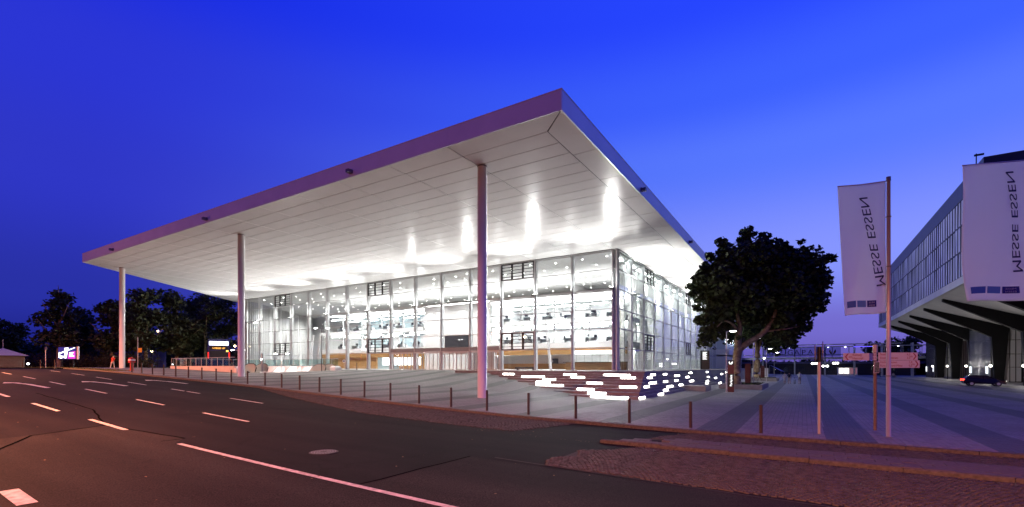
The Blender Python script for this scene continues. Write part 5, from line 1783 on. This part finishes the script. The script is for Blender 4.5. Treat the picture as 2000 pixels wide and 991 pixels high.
for p in ((10.5, 100, 1.0), (14.2, 100.5, -.9), (13.4, 98.5, -.75)):
    m = MB(); m.tube([(p[0], p[1], ZG), p], .04, 6); m.build("mast", MAT['silver'], t)
t = thing("site_wall", "light grey boundary wall behind the plane trees", "wall", (6, 72, ZG))
m = MB(); m.box(9.4, 9.7, 58, 76, ZG, .15); m.build("panel", MAT['iwall'], t)
m = MB(); m.box(9.72, 12.4, 60, 60.3, ZG, .2); m.build("panel", MAT['iwall'], t)
# parked bicycles near the second planter
def bicycle(x, y, z, a, label):
    t = thing("bicycle", label, "bicycle", (x, y, z), a, "bicycles by the terrace")
    for dx in (-.52, .52):
        m = MB(); m.tube([(dx + .33 * cos(k * pi / 8), 0, .34 + .33 * sin(k * pi / 8)) for k in range(17)], .018, 5, cap=False); m.build("wheel", MAT['black'], t, False)
    m = MB(); m.tube([(-.52, 0, .34), (-.1, 0, .3), (.38, 0, .78), (-.18, 0, .80), (-.1, 0, .3)], .016, 5); m.tube([(-.52, 0, .34), (-.18, 0, .80)], .012, 5); m.tube([(.38, 0, .86), (.52, 0, .34)], .016, 5); m.build("frame", MAT['silver'], t, False)
    m = MB(); m.bev(-.33, -.08, -.07, .07, .88, .94, .02); m.tube([(-.18, 0, .8), (-.2, 0, .9)], .012, 5); m.build("saddle", MAT['black'], t, False)
    m = MB(); m.tube([(.38, 0, .8), (.36, 0, .98), (.30, -.26, 1.0)], .012, 5); m.tube([(.36, 0, .98), (.30, .26, 1.0)], .012, 5); m.build("handlebar", MAT['black'], t, False)


bicycle(12.0, 28.0, -2.02, .4, "parked bicycle nearest the rear planter"); bicycle(12.4, 30.2, -2.02, .6, "parked bicycle leaning furthest from the steps")

# ================================================================== people
skin_m = simple("skin", (.42, .26, .19), .6)
hair_m = simple("hair", (.03, .02, .015), .7)


def person(x, y, z, rz, label, group, top, bottom, pose, height=1.74, shorts=False):
    """pose: dict with leg swing, arm lift, lean"""
    ls, lean, arm_l, arm_r = pose.get('leg', .2), pose.get('lean', 0), pose.get('al', (.12, -.05)), pose.get('ar', (-.12, -.05))
    sit = pose.get('sit', 0)
    t = thing("person", label, "person", (x, y, z), rz, group)
    hz = .93 - .48 * sit
    V = []; E = []; R = []

    def add(p, r, q=None):
        V.append(p); R.append(r)
        if q is not None: E.append((q, len(V) - 1))
        return len(V) - 1
    pel = add((0, 0, hz), (.155, .115)); ab = add((0, lean * .18, hz + .18), (.14, .105), pel); ch = add((0, lean * .4, hz + .40), (.165, .115), ab)
    nk = add((0, lean * .55, hz + .56), (.06, .06), ch); hd = add((0, lean * .68 + .015, hz + .68), (.085, .095), nk); add((0, lean * .74, hz + .80), (.075, .085), hd)
    for s_, (sw_, bend) in ((-1, arm_l), (1, arm_r)):
        sh = add((s_ * .19, lean * .45, hz + .49), (.06, .06), ch)
        el = add((s_ * .25, lean * .45 + sw_, hz + .22 + abs(sw_) * .2), (.042, .042), sh)
        wr = add((s_ * .25, lean * .45 + sw_ * 1.6 + .10 + bend, hz + .0 + abs(sw_ * 1.3)), (.03, .03), el)
        hn = add((s_ * .25, lean * .45 + sw_ * 1.7 + .14 + bend, hz - .09 + abs(sw_ * 1.5)), (.038, .022), wr)
        for f in range(4): add((s_ * (.25 + (f - 1.5) * .019), lean * .45 + sw_ * 1.75 + .17 + bend + .004 * f, hz - .17 + .01 * abs(f - 1.5) + abs(sw_ * 1.6)), (.009, .009), hn)
        add((s_ * .20, lean * .45 + sw_ * 1.7 + .18 + bend, hz - .12 + abs(sw_ * 1.5)), (.010, .010), hn)
    for s_ in (-1, 1):
        d = s_ * ls
        hp = add((s_ * .09, 0, hz - .06), (.095, .095), pel)
        if sit:
            kn = add((s_ * .11, .42, hz - .02), (.06, .06), hp); an = add((s_ * .11, .45, .09), (.04, .04), kn)
        else:
            kn = add((s_ * .10, d * .5 + .04, .49 + abs(d) * .04), (.062, .062), hp); an = add((s_ * .10, d - .06, .09), (.04, .045), kn)
        add((s_ * .11, V[an][1] + .16, .035), (.035, .03), an)
    me = bpy.data.meshes.new("figure"); k = height / 1.75
    me.from_pydata([tuple(c * k for c in v) for v in V], E, [])
    o = bpy.data.objects.new("figure", me); col.objects.link(o)
    mod = o.modifiers.new("skin", 'SKIN'); sub = o.modifiers.new("sub", 'SUBSURF'); sub.levels = 1; sub.render_levels = 1
    for i, sv in enumerate(me.skin_vertices[0].data):
        sv.radius = (R[i][0] * k, R[i][1] * k); sv.use_root = i == 0
    dg = bpy.context.evaluated_depsgraph_get()
    fin = bpy.data.meshes.new_from_object(o.evaluated_get(dg)); bpy.data.objects.remove(o)
    for mm in (skin_m, top, bottom, MAT['black']): fin.materials.append(mm)
    for p in fin.polygons:
        c = p.center / k; p.use_smooth = True
        if c.z > hz + .56: p.material_index = 0
        elif c.z > hz + .04 and not (abs(c.x) > .21 and c.z < hz + .24): p.material_index = 1
        elif abs(c.x) > .2 and c.z > .5 * (1 - sit): p.material_index = 0
        elif c.z < .085: p.material_index = 3
        elif shorts and c.z < .50: p.material_index = 0
        else: p.material_index = 2
    obj("body", fin, t, False)
    m = MB(); hc = (0, (lean * .72 - .005) * k, (hz + .775) * k); m.ball(hc, (.098 * k, .112 * k, .10 * k), 12, 7); m.build("hair", hair_m, t, False, smooth=True)
    m = MB(); fy = (lean * .70 + .10) * k
    m.ball((0, fy + .012, (hz + .70) * k), (.012, .018, .02), 6, 4); m.build("nose", skin_m, t, False)
    return t


cl = lambda n, c: simple(n, c, .85)
pz = zr(17)
person(16.4, 26.6, pz, .15, "walker in pale clothes, leftmost of the three walking away down the square", "people walking down the square", cl("cloth_grey", (.45, .42, .45)), cl("cloth_pale", (.5, .47, .45)), dict(leg=.22), 1.66, True)
person(17.0, 25.9, pz, .1, "walker in dark top and shorts, middle of the three walking away", "people walking down the square", cl("cloth_black", (.02, .02, .025)), cl("cloth_skin", (.36, .27, .22)), dict(leg=-.24), 1.72, True)
person(18.3, 25.9, pz, .1, "walker in white shirt and shorts pushing a small bicycle", "people walking down the square", cl("cloth_white", (.66, .64, .66)), cl("cloth_tan", (.30, .22, .18)), dict(leg=.2, al=(.22, .02)), 1.82, True)
bicycle(17.68, 26.3, pz, 1.45, "small bicycle pushed by the walker in white")
person(-55.3, -30.0, zr(-55.3), .9, "person in red top and light trousers striding on the far left verge", "people on the left", cl("cloth_red", (.38, .04, .02)), cl("cloth_light", (.45, .40, .35)), dict(leg=.34, lean=.35, al=(.3, .1), ar=(-.25, .05)), 1.72)
person(36.2, 92.0, ZG, 2.6, "seated person in dark clothes, left of two at the end of the square", "people sitting far away", cl("cloth_d1", (.05, .05, .07)), cl("cloth_d2", (.04, .04, .05)), dict(sit=1, lean=.2))
person(37.2, 91.2, ZG, 3.2, "seated person in a pale top, right of two at the end of the square", "people sitting far away", cl("cloth_p1", (.4, .4, .45)), cl("cloth_d3", (.04, .04, .05)), dict(sit=1, lean=.1))
person(35.0, 94.0, ZG, 1.0, "standing person in dark coat beyond the two seated people", "people standing far away", cl("cloth_d4", (.04, .04, .06)), cl("cloth_d5", (.03, .03, .04)), dict(leg=.1))
t = thing("bench", "low bench under the two seated people at the end of the square", "bench", (36.7, 91.6, ZG))
m = MB(); m.bev(35.6, 37.9, 91.2, 92.3, ZG + .36, ZG + .42, .01); m.build("seat", MAT['wood_d'], t)
for x in (35.8, 37.6):
    m = MB(); m.box(x, x + .12, 91.4, 92.1, ZG, ZG + .36); m.build("leg", MAT['step'], t)

# ================================================================== car near the older hall
def wheel_at(t, x, y, z, r=.31):
    w = MB(); w.tube([(x, y - .1, z), (x, y + .1, z)], r, 18); o = w.build("wheel", MAT['black'], t, False)
    w = MB(); w.tube([(x, y - .11, z), (x, y + .11, z)], r * .6, 12); q = w.build("rim", MAT['alu'], o, False)


t = thing("car", "dark hatchback with red tail lights passing in front of the older hall", "car", (39.6, 34.5, ZG), radians(-2))
carp = simple("car_paint", (.02, .022, .03), .25, .3, .6)
prof = [(-2.05, .32), (-2.1, .75), (-1.95, .95), (-1.55, 1.38), (-.9, 1.46), (.3, 1.42), (1.05, .98), (1.95, .82), (2.1, .55), (2.05, .3)]
m = MB()
def ring(y, k): return [(x * (1 - .02 * k), y, z - .0 * k) for x, z in prof]
secs = [(-.86, 1), (-.80, 0), (.80, 0), (.86, 1)]
w_ = [[(x, y * (1 if z < .95 else .84), z) for x, z in prof] for y in (-.86, -.6, .6, .86)]
for a, b in zip(w_[:-1], w_[1:]):
    for i in range(len(prof)):
        j = (i + 1) % len(prof); m.poly([a[i], a[j], b[j], b[i]])
m.poly(w_[0]); m.poly(list(reversed(w_[-1]))); m.build("body", carp, t, False)
for sy in (-1, 1):
    m = MB(); m.poly([(-1.6, sy * .775, .98), (-1.3, sy * .745, 1.33), (-.2, sy * .738, 1.36), (-.2, sy * .775, .98)]); m.poly([(-.1, sy * .775, .98), (-.1, sy * .738, 1.36), (.3, sy * .74, 1.33), (.85, sy * .775, .98)]); m.build("side_window", MAT['black'], t, False)
    for x in (-1.3, 1.3): wheel_at(t, x, sy * .80, .31)
    m = MB(); m.box(-2.14, -1.98, sy * .62 - .2, sy * .62 + .2, .72, .92); m.build("tail_light", emit("tail_glow", (1, .05, .02), 7), t, False)
    m = MB(); m.box(2.0, 2.08, sy * .62 - .18, sy * .62 + .18, .58, .72); m.build("headlight", emit("head_glow", (1, .95, .85), 4), t, False)
m = MB(); m.poly([(-2.0, -.6, .98), (-1.6, -.58, 1.36), (-1.6, .58, 1.36), (-2.0, .6, .98)]); m.build("rear_window", MAT['black'], t, False)

# ================================================================== underground station entrance
st_ = thing("station_entrance", "underground station entrance with glass balustrades, stairs and escalators", "station entrance", (-48, -16, 0))
x0, x1, y0, y1 = PIT
pale = simple("station_wall", (.62, .58, .55), .6, noise=.06, scale=1.5)
zt = .55
m = MB(); m.prism([(x0 - .25, y0 - .25), (x1 - 1.2, y0 - .25), (x1 - 1.2, y0), (x0 - .25, y0)], -3.5, zt); m.build("front_wall", pale, st_)
m = MB(); m.prism([(x0 - .25, y1), (x1 + .6, y1), (x1 + .6, y1 + .25), (x0 - .25, y1 + .25)], -3.5, zt); m.build("rear_wall", MAT['iwall'], st_)
m = MB(); m.prism([(x0 - .25, y0 + .002), (x0, y0 + .002), (x0, y1 - .002), (x0 - .25, y1 - .002)], -3.5, zt); m.build("end_wall", MAT['iwall'], st_)
m = MB(); m.poly([(x0, y0, -3.4), (x1, y0, -3.4), (x1, y1, -3.4), (x0, y1, -3.4)]); m.build("lower_floor", MAT['floor'], st_)
m = MB(); m.poly([(x1, y0, -3.4), (x1, y1, -3.4), (x1, y1, zplaza(x1, y1) - .02), (x1, y0, zplaza(x1, y0) - .02)]); m.build("lip_wall", pale, st_)
m = MB(); a = x1 - 1.2; m.prism([(a, y0 - .26), (a + .5, y0 - .26), (a + .5, y0 + .02), (a, y0 + .02)], -3, zt - .25); m.build("slanted_end", MAT['white'], st_)


def balustrade(ax, ay, bx, by, z, n):
    for k in range(n):
        p = Vector((ax, ay, 0)).lerp(Vector((bx, by, 0)), k / n); q = Vector((ax, ay, 0)).lerp(Vector((bx, by, 0)), (k + 1) / n)
        d = (q - p).normalized() * .03; nn = Vector((d.y, -d.x, 0)).normalized() * .012
        m = MB(); m.prism([(p.x + d.x - nn.x, p.y + d.y - nn.y), (q.x - d.x - nn.x, q.y - d.y - nn.y), (q.x - d.x + nn.x, q.y - d.y + nn.y), (p.x + d.x + nn.x, p.y + d.y + nn.y)], z, z + 1.02); m.build("glass_panel", MAT['glass_g'], st_)
        m = MB(); m.tube([(p.x, p.y, z - .02), (p.x, p.y, z + 1.05)], .025, 6); m.build("balustrade_post", MAT['silver'], st_)
    m = MB(); m.tube([(ax, ay, z + 1.06), (bx, by, z + 1.06)], .03, 8); m.build("rail", MAT['silver'], st_)


balustrade(x0 - .12, y0 - .12, x1 - 1.3, y0 - .12, zt + .02, 12)
balustrade(x0 - .12, y1 + .12, x1 + .5, y1 + .12, zt + .02, 12)
balustrade(x0 - .12, y0 + .1, x0 - .12, y1 - .1, zt + .02, 8)
zl = zplaza(x1, -15)
# stairs going down to the left, with handrails
for k in range(18):
    m = MB(); m.box(x1 - .32 * (k + 1), x1 - .32 * k, -17.4, -12.4, -3.3, zl - .16 * (k + 1)); m.build("stair", MAT['step'], st_)
for y in (-17.3, -15.6, -14.2, -12.5):
    m = MB(); m.tube([(x1 + .5, y, zl), (x1 + .45, y, zl + .92), (x1 - .6, y, zl + .98), (x1 - 5.4, y, zl - 1.6)], .028, 8); m.tube([(x1 - .6, y, zl), (x1 - .6, y, zl + .95)], .024, 6)
    m.build("handrail", MAT['silver'], st_)
# escalators: inclined balustrades with rounded newel ends and black handrail
for yc in (-20.6, -10.7):
    for dy in (-.75, .75):
        y = yc + dy; m = MB()
        prof = [(x1 - 6.4, zl - 2.2), (x1 - 1.8, zl + .72), (x1 - .8, zl + .98), (x1 + .3, zl + .98), (x1 + .72, zl + .82), (x1 + .85, zl + .5), (x1 + .6, zl + .05), (x1 - .8, zl + .02), (x1 - 6.4, zl - 3.0)]
        m.poly([(a, y - .06, b) for a, b in prof]); m.poly([(a, y + .06, b) for a, b in reversed(prof)])
        for i in range(len(prof)):
            j = (i + 1) % len(prof); m.poly([(prof[i][0], y - .06, prof[i][1]), (prof[i][0], y + .06, prof[i][1]), (prof[j][0], y + .06, prof[j][1]), (prof[j][0], y - .06, prof[j][1])])
        m.build("escalator_side", simple("escalator_steel", (.55, .50, .44), .3, .6), st_)
        m = MB(); m.tube([(a, y, b + .04) for a, b in prof[:4]] + [(x1 + .78, y, zl + .84), (x1 + .92, y, zl + .5), (x1 + .66, y, zl + .03)], .05, 8); m.build("escalator_handrail", MAT['black'], st_)
    m = MB(); m.poly([(x1 + .8, yc - .6, zl + .01), (x1 - .9, yc - .6, zl + .01), (x1 - .9, yc + .6, zl + .01), (x1 + .8, yc + .6, zl + .01)]); m.build("comb_plate", MAT['alu'], st_)
m = MB(); m.bev(x1 + 1.0, x1 + 2.2, -10.9, -9.9, zl - .2, zl + .75, .2); m.build("equipment_cover", MAT['white'], st_)
for x in (-54, -50, -46, -42):
    m = MB(); m.box(x, x + 1.6, -9.6, -9.25, -1.2, -1.1); m.build("wall_light", emit("stairwell_light", (1, .97, .93), 110), st_)
# station post with the round symbol
t = thing("ticket_post", "slim silver post with small lamp at the escalator on the left", "post", (-39.0, -20.2, zl))
m = MB(); m.box(-39.1, -38.9, -20.3, -20.1, zl, zl + 2.3); m.build("post", MAT['silver'], t)
m = MB(); m.box(-39.08, -38.92, -20.33, -20.3, zl + 1.5, zl + 1.62); m.build("lamp", MAT['lamp_e'], t)
t = thing("round_sign", "small round white sign on a thin stem by the station glass", "sign", (-37.6, -8.9, zl))
m = MB(); m.tube([(-37.6, -8.9, zl), (-37.6, -8.9, zl + 1.3)], .03, 8); m.build("stem", MAT['silver'], t)
m = MB(); c = Vector((-37.6, -8.95, zl + 1.45)); m.tube([c, c - FW * .04], .22, 20); m.build("disc", MAT['white'], t)
m = MB(); m.tube([c - FW * .041, c - FW * .045], .13, 20); m.build("symbol", MAT['ink'], t)
# ================================================================== bus and street things at the far left
t = thing("bus", "dark blue bus seen from behind with lit destination display", "bus", (-60.8, -14.6, zr(-61)), radians(63.8))
bm = simple("bus_paint", (.012, .012, .10), .35, 0, .5)
m = MB(); m.bev(-1.5, 1.5, 0, 11, .35, 4.7, .25); m.build("body", bm, t, False)
m = MB(); m.box(-1.3, 1.3, -.05, -.002, 3.65, 4.25); m.build("lit_band", emit("bus_band", (.85, .88, 1), 5), t, False)
m = MB(); m.box(-1.25, 1.25, -.04, -.002, 2.9, 3.5); m.build("display_frame", MAT['black'], t, False)
lettering("display_text", "5 MESSE 107", .36, lambda a, b: (a * .92, -.06, 3.05 + b), emit("bus_leds", (1, .45, .08), 3), t, False, align='CENTER')
m = MB(); m.box(-1.2, 1.2, -.04, -.002, 1.5, 2.75); m.build("rear_window", MAT['black'], t, False)
for sx in (-1, 1):
    m = MB(); m.box(sx * 1.42 - .07, sx * 1.42 + .07, -.06, .002, 1.5, 2.5); m.build("tail_light", emit("bus_tail", (1, .03, .02), 2.5), t, False)
    for y in (2.2, 8.5):
        w = MB(); w.tube([(sx * 1.3, y, .48), (sx * 1.52, y, .48)], .48, 18); w.build("wheel", MAT['black'], t, False)
m = MB(); m.box(1.0, 1.3, -.05, -.002, 2.6, 2.85); m.build("indicator", emit("bus_ind", (1, .6, .1), 3), t, False)

# lit advertising billboard
B = Vector((-72.0, -29.9, zr(-72)))
t = thing("billboard", "lit billboard with magenta and white poster before the dark hedge", "billboard", B)
P = lambda s_, z_, o_=0: tuple(B + RT * s_ - FW * o_ + Vector((0, 0, z_)))


def slab(name, s0, s1, z0, z1, o0, o1, mat, parent):
    m = MB(); a = [P(s0, z0, o0), P(s1, z0, o0), P(s1, z1, o0), P(s0, z1, o0)]; b = [P(s0, z0, o1), P(s1, z0, o1), P(s1, z1, o1), P(s0, z1, o1)]
    m.poly(a); m.poly(list(reversed(b)))
    for i in range(4): j = (i + 1) % 4; m.poly([a[i], b[i], b[j], a[j]])
    return m.build(name, mat, parent)


slab("frame", -1.35, 1.35, 1.15, 3.05, 0, -.2, MAT['black'], t)
slab("post", -.9, -.75, 0, 1.2, -.05, -.15, MAT['black'], t); slab("post", .75, .9, 0, 1.2, -.05, -.15, MAT['black'], t)
slab("side_louvre", 1.40, 1.62, 1.2, 3.05, 0, -.2, MAT['alu'], t)
pv, pmg, pwh = emit("poster_violet", (.05, .03, .22), 1.2), emit("poster_magenta", (.75, .06, .55), 1.5), emit("poster_white", (.95, .95, 1), 3)
slab("poster_back", -1.25, 1.25, 1.25, 2.95, .02, 0, pv, t)
m = MB(); m.poly([P(.1, 1.3, .03), P(1.22, 1.3, .03), P(1.22, 2.4, .03), P(.3, 2.2, .03)]); m.build("poster_field", pmg, t)
for pts in ([(-.35, 1.35), (-.05, 1.35), (.25, 2.9), (-.35, 2.85)], [(-1.2, 1.5), (-.9, 1.3), (-.3, 1.5), (-.3, 1.65), (-1.0, 1.75)], [(-1.2, 1.9), (1.2, 2.85), (1.2, 2.95), (-1.2, 2.1)], [(-1.2, 1.45), (-1.0, 1.4), (-.95, 2.2), (-1.15, 2.25)]):
    m = MB(); m.poly([P(a, b, .045) for a, b in pts]); m.build("poster_shape", pwh, t)
for k, wd in enumerate((.62, .5, .72)):
    m = MB(); zz = 2.1 - k * .24; m.poly([P(.35, zz, .05), P(.35 + wd, zz, .05), P(.35 + wd, zz + .12, .05), P(.35, zz + .12, .05)]); m.build("poster_line", pwh, t)
# red letter box, yellow sign, kiosk tent, blue house, sign pole
hx, hy = -48.7, -30.3; hz_ = zr(hx)
t = thing("letter_box", "red pedestal box with white band beside the leftmost column", "letter box", (hx, hy, hz_))
m = MB(); m.tube([(hx, hy, hz_ - .05), (hx, hy, hz_ + .1), (hx, hy, hz_ + .12), (hx, hy, hz_ + 1.0)], [.24, .24, .18, .18], 12); m.build("pedestal", MAT['red'], t)
m = MB(); m.bev(hx - .33, hx + .33, hy - .25, hy + .25, hz_ + .9, hz_ + 1.45, .06); m.build("box", MAT['red'], t)
m = MB(); m.box(hx - .336, hx + .336, hy - .256, hy + .256, hz_ + 1.18, hz_ + 1.3); m.build("white_band", MAT['white'], t)
m = MB(); m.prism([(hx - .3, hy - .22), (hx + .3, hy - .22), (hx + .3, hy + .22), (hx - .3, hy + .22)], hz_ + 1.45, hz_ + 1.5); m.tube([(hx, hy, hz_ + 1.5), (hx, hy, hz_ + 1.62)], [.12, .04], 10); m.build("lid", MAT['red'], t)
yx, yy_ = -65.5, -23.7; z = zr(yx)
t = thing("bus_stop_sign", "thin pole with square yellow sign before the dark trees", "sign", (yx, yy_, z))
m = MB(); m.tube([(yx, yy_, z), (yx, yy_, z + 4.6)], .05, 8); m.build("pole", MAT['silver'], t)
m = MB(); a = Vector((yx, yy_, 0)); q = [a + RT * .05, a + RT * .6]
m.poly([(q[0].x, q[0].y, z + 2.3), (q[1].x, q[1].y, z + 2.3), (q[1].x, q[1].y, z + 2.95), (q[0].x, q[0].y, z + 2.95)]); o_ = FW * .03
m.poly([(q[0].x + o_.x, q[0].y + o_.y, z + 2.3), (q[0].x + o_.x, q[0].y + o_.y, z + 2.95), (q[1].x + o_.x, q[1].y + o_.y, z + 2.95), (q[1].x + o_.x, q[1].y + o_.y, z + 2.3)]); m.build("panel", simple("sign_yellow", (.55, .26, .02), .5), t)
t = thing("sign_pole", "thin grey pole with small hooked sign on the far left footway", "sign", (-70.2, -32.6, zr(-70)))
m = MB(); m.tube([(-70.2, -32.6, zr(-70)), (-70.2, -32.6, zr(-70) + 2.6)], .05, 8); m.build("pole", MAT['silver'], t)
m = MB(); m.box(-70.35, -69.75, -32.65, -32.55, zr(-70) + 2.5, zr(-70) + 2.85); m.build("plate", MAT['alu_d'], t)
t = thing("refreshment_kiosk", "small dark kiosk with pale tent roof at the left edge", "kiosk", (-82, -34.0, zr(-82)))
z = zr(-82)
m = MB(); m.box(-85, -80.6, -36, -32.4, z, z + 1.75); m.build("wall", simple("kiosk_boards", (.10, .09, .07), .8, noise=.2, scale=6), t)
for k in range(7):
    m = MB(); m.box(-80.6, -80.57, -35.9, -32.5, z + .1 + k * .23, z + .12 + k * .23); m.build("board_joint", MAT['black'], t)
m = MB(); ap = (-83, -34.2, z + 2.9); rc = [(-85.4, -36.4, z + 1.75), (-80.2, -36.4, z + 1.75), (-80.2, -32.0, z + 1.75), (-85.4, -32.0, z + 1.75)]
for i in range(4): m.poly([rc[i], rc[(i + 1) % 4], ap])
m.poly(list(reversed(rc))); m.build("tent_roof", simple("tent_cloth", (.35, .36, .42), .8), t)
m = MB(); m.tube([ap, (-83, -34.2, z + 4.2)], .04, 6); m.build("mast", MAT['silver'], t)
m = MB(); m.ball((-79.9, -32.2, z + .55), .14, 10, 6); m.build("floor_lamp", emit("kiosk_lamp", (.9, .95, 1), 12), t)
t = thing("blue_house", "blue house glimpsed between the trees right of the leftmost column", "house", (-96, -14, zr(-96)))
m = MB(); m.box(-100, -93, -16, -9, zr(-96), 6.6); m.build("wall", simple("blue_plaster", (.05, .05, .30), .8), t)
m = MB(); m.box(-100.3, -92.7, -16.3, -8.7, 6.6, 6.9); m.build("roof", MAT['black'], t)
for x in (-98.5, -95.5):
    for z in (1.6, 4.1):
        m = MB(); m.box(x, x + 1.3, -16.06, -16.0, z, z + 1.4); w = m.build("window", MAT['black'], t)
        m = MB(); m.box(x - .1, x + 1.4, -16.09, -16.062, z - .12, z); q = m.build("sill", MAT['white'], None); q.parent = w
for x, y, z, lab in ((-93, -10.5, 7.6, "upper pair of warm lights shining through the dark trees"), (-90.5, -12.5, 3.4, "lower warm light shining through the dark trees"), (-81, -1.5, 4.6, "bright light through the sparse tree by the bus")):
    t = thing("distant_lamp", lab, "lamp", (x, y, zr(x)), 0, "lights behind the left trees")
    m = MB(); m.tube([(x, y, zr(x)), (x, y, z)], .06, 6); m.build("pole", MAT['black'], t)
    m = MB(); m.ball((x, y, z + .15), .22, 8, 6); m.build("globe", emit("warm_globe", (1, .8, .5), 9), t)

# ================================================================== sodium street lamps along the near side of the street (outside the view)
so_e = emit("sodium_lens", SODIUM, 40)
for x, y, pw, lab in ((-54, -56.5, 110000, "sodium street lamp at the far left end of the near footway"), (-8, -60.5, 54000, "sodium street lamp on the near footway left of the viewer"), (27, -66.0, 40000, "sodium street lamp on the near footway behind the viewer")):
    z = zr(x) - .12; h = 9.5
    t = thing("street_lamp", lab, "street lamp", (x, y, z), 0, "sodium lamps on the near footway")
    m = MB(); m.tube([(x, y, z), (x, y, z + h), (x, y + .8, z + h + .35), (x, y + 2.2, z + h + .5)], [.1, .07, .06, .05], 10); m.build("mast", MAT['silver'], t)
    m = MB(); m.ball((x, y + 2.7, z + h + .5), (.22, .5, .12), 12, 6); m.build("lamp_head", MAT['alu_d'], t)
    m = MB(); m.ball((x, y + 2.7, z + h + .42), (.17, .4, .09), 12, 6); m.build("lens", so_e, t)
    light("sodium_light", 'SPOT', (x, y + 2.7, z + h + .22), pw, SODIUM, (0, .2, -1), t, spot_size=radians(168), spot_blend=.7, shadow_soft_size=.15)
    light("sodium_stray", 'POINT', (x, y + 2.7, z + h + .2), pw * .055, SODIUM, None, t, shadow_soft_size=.15)
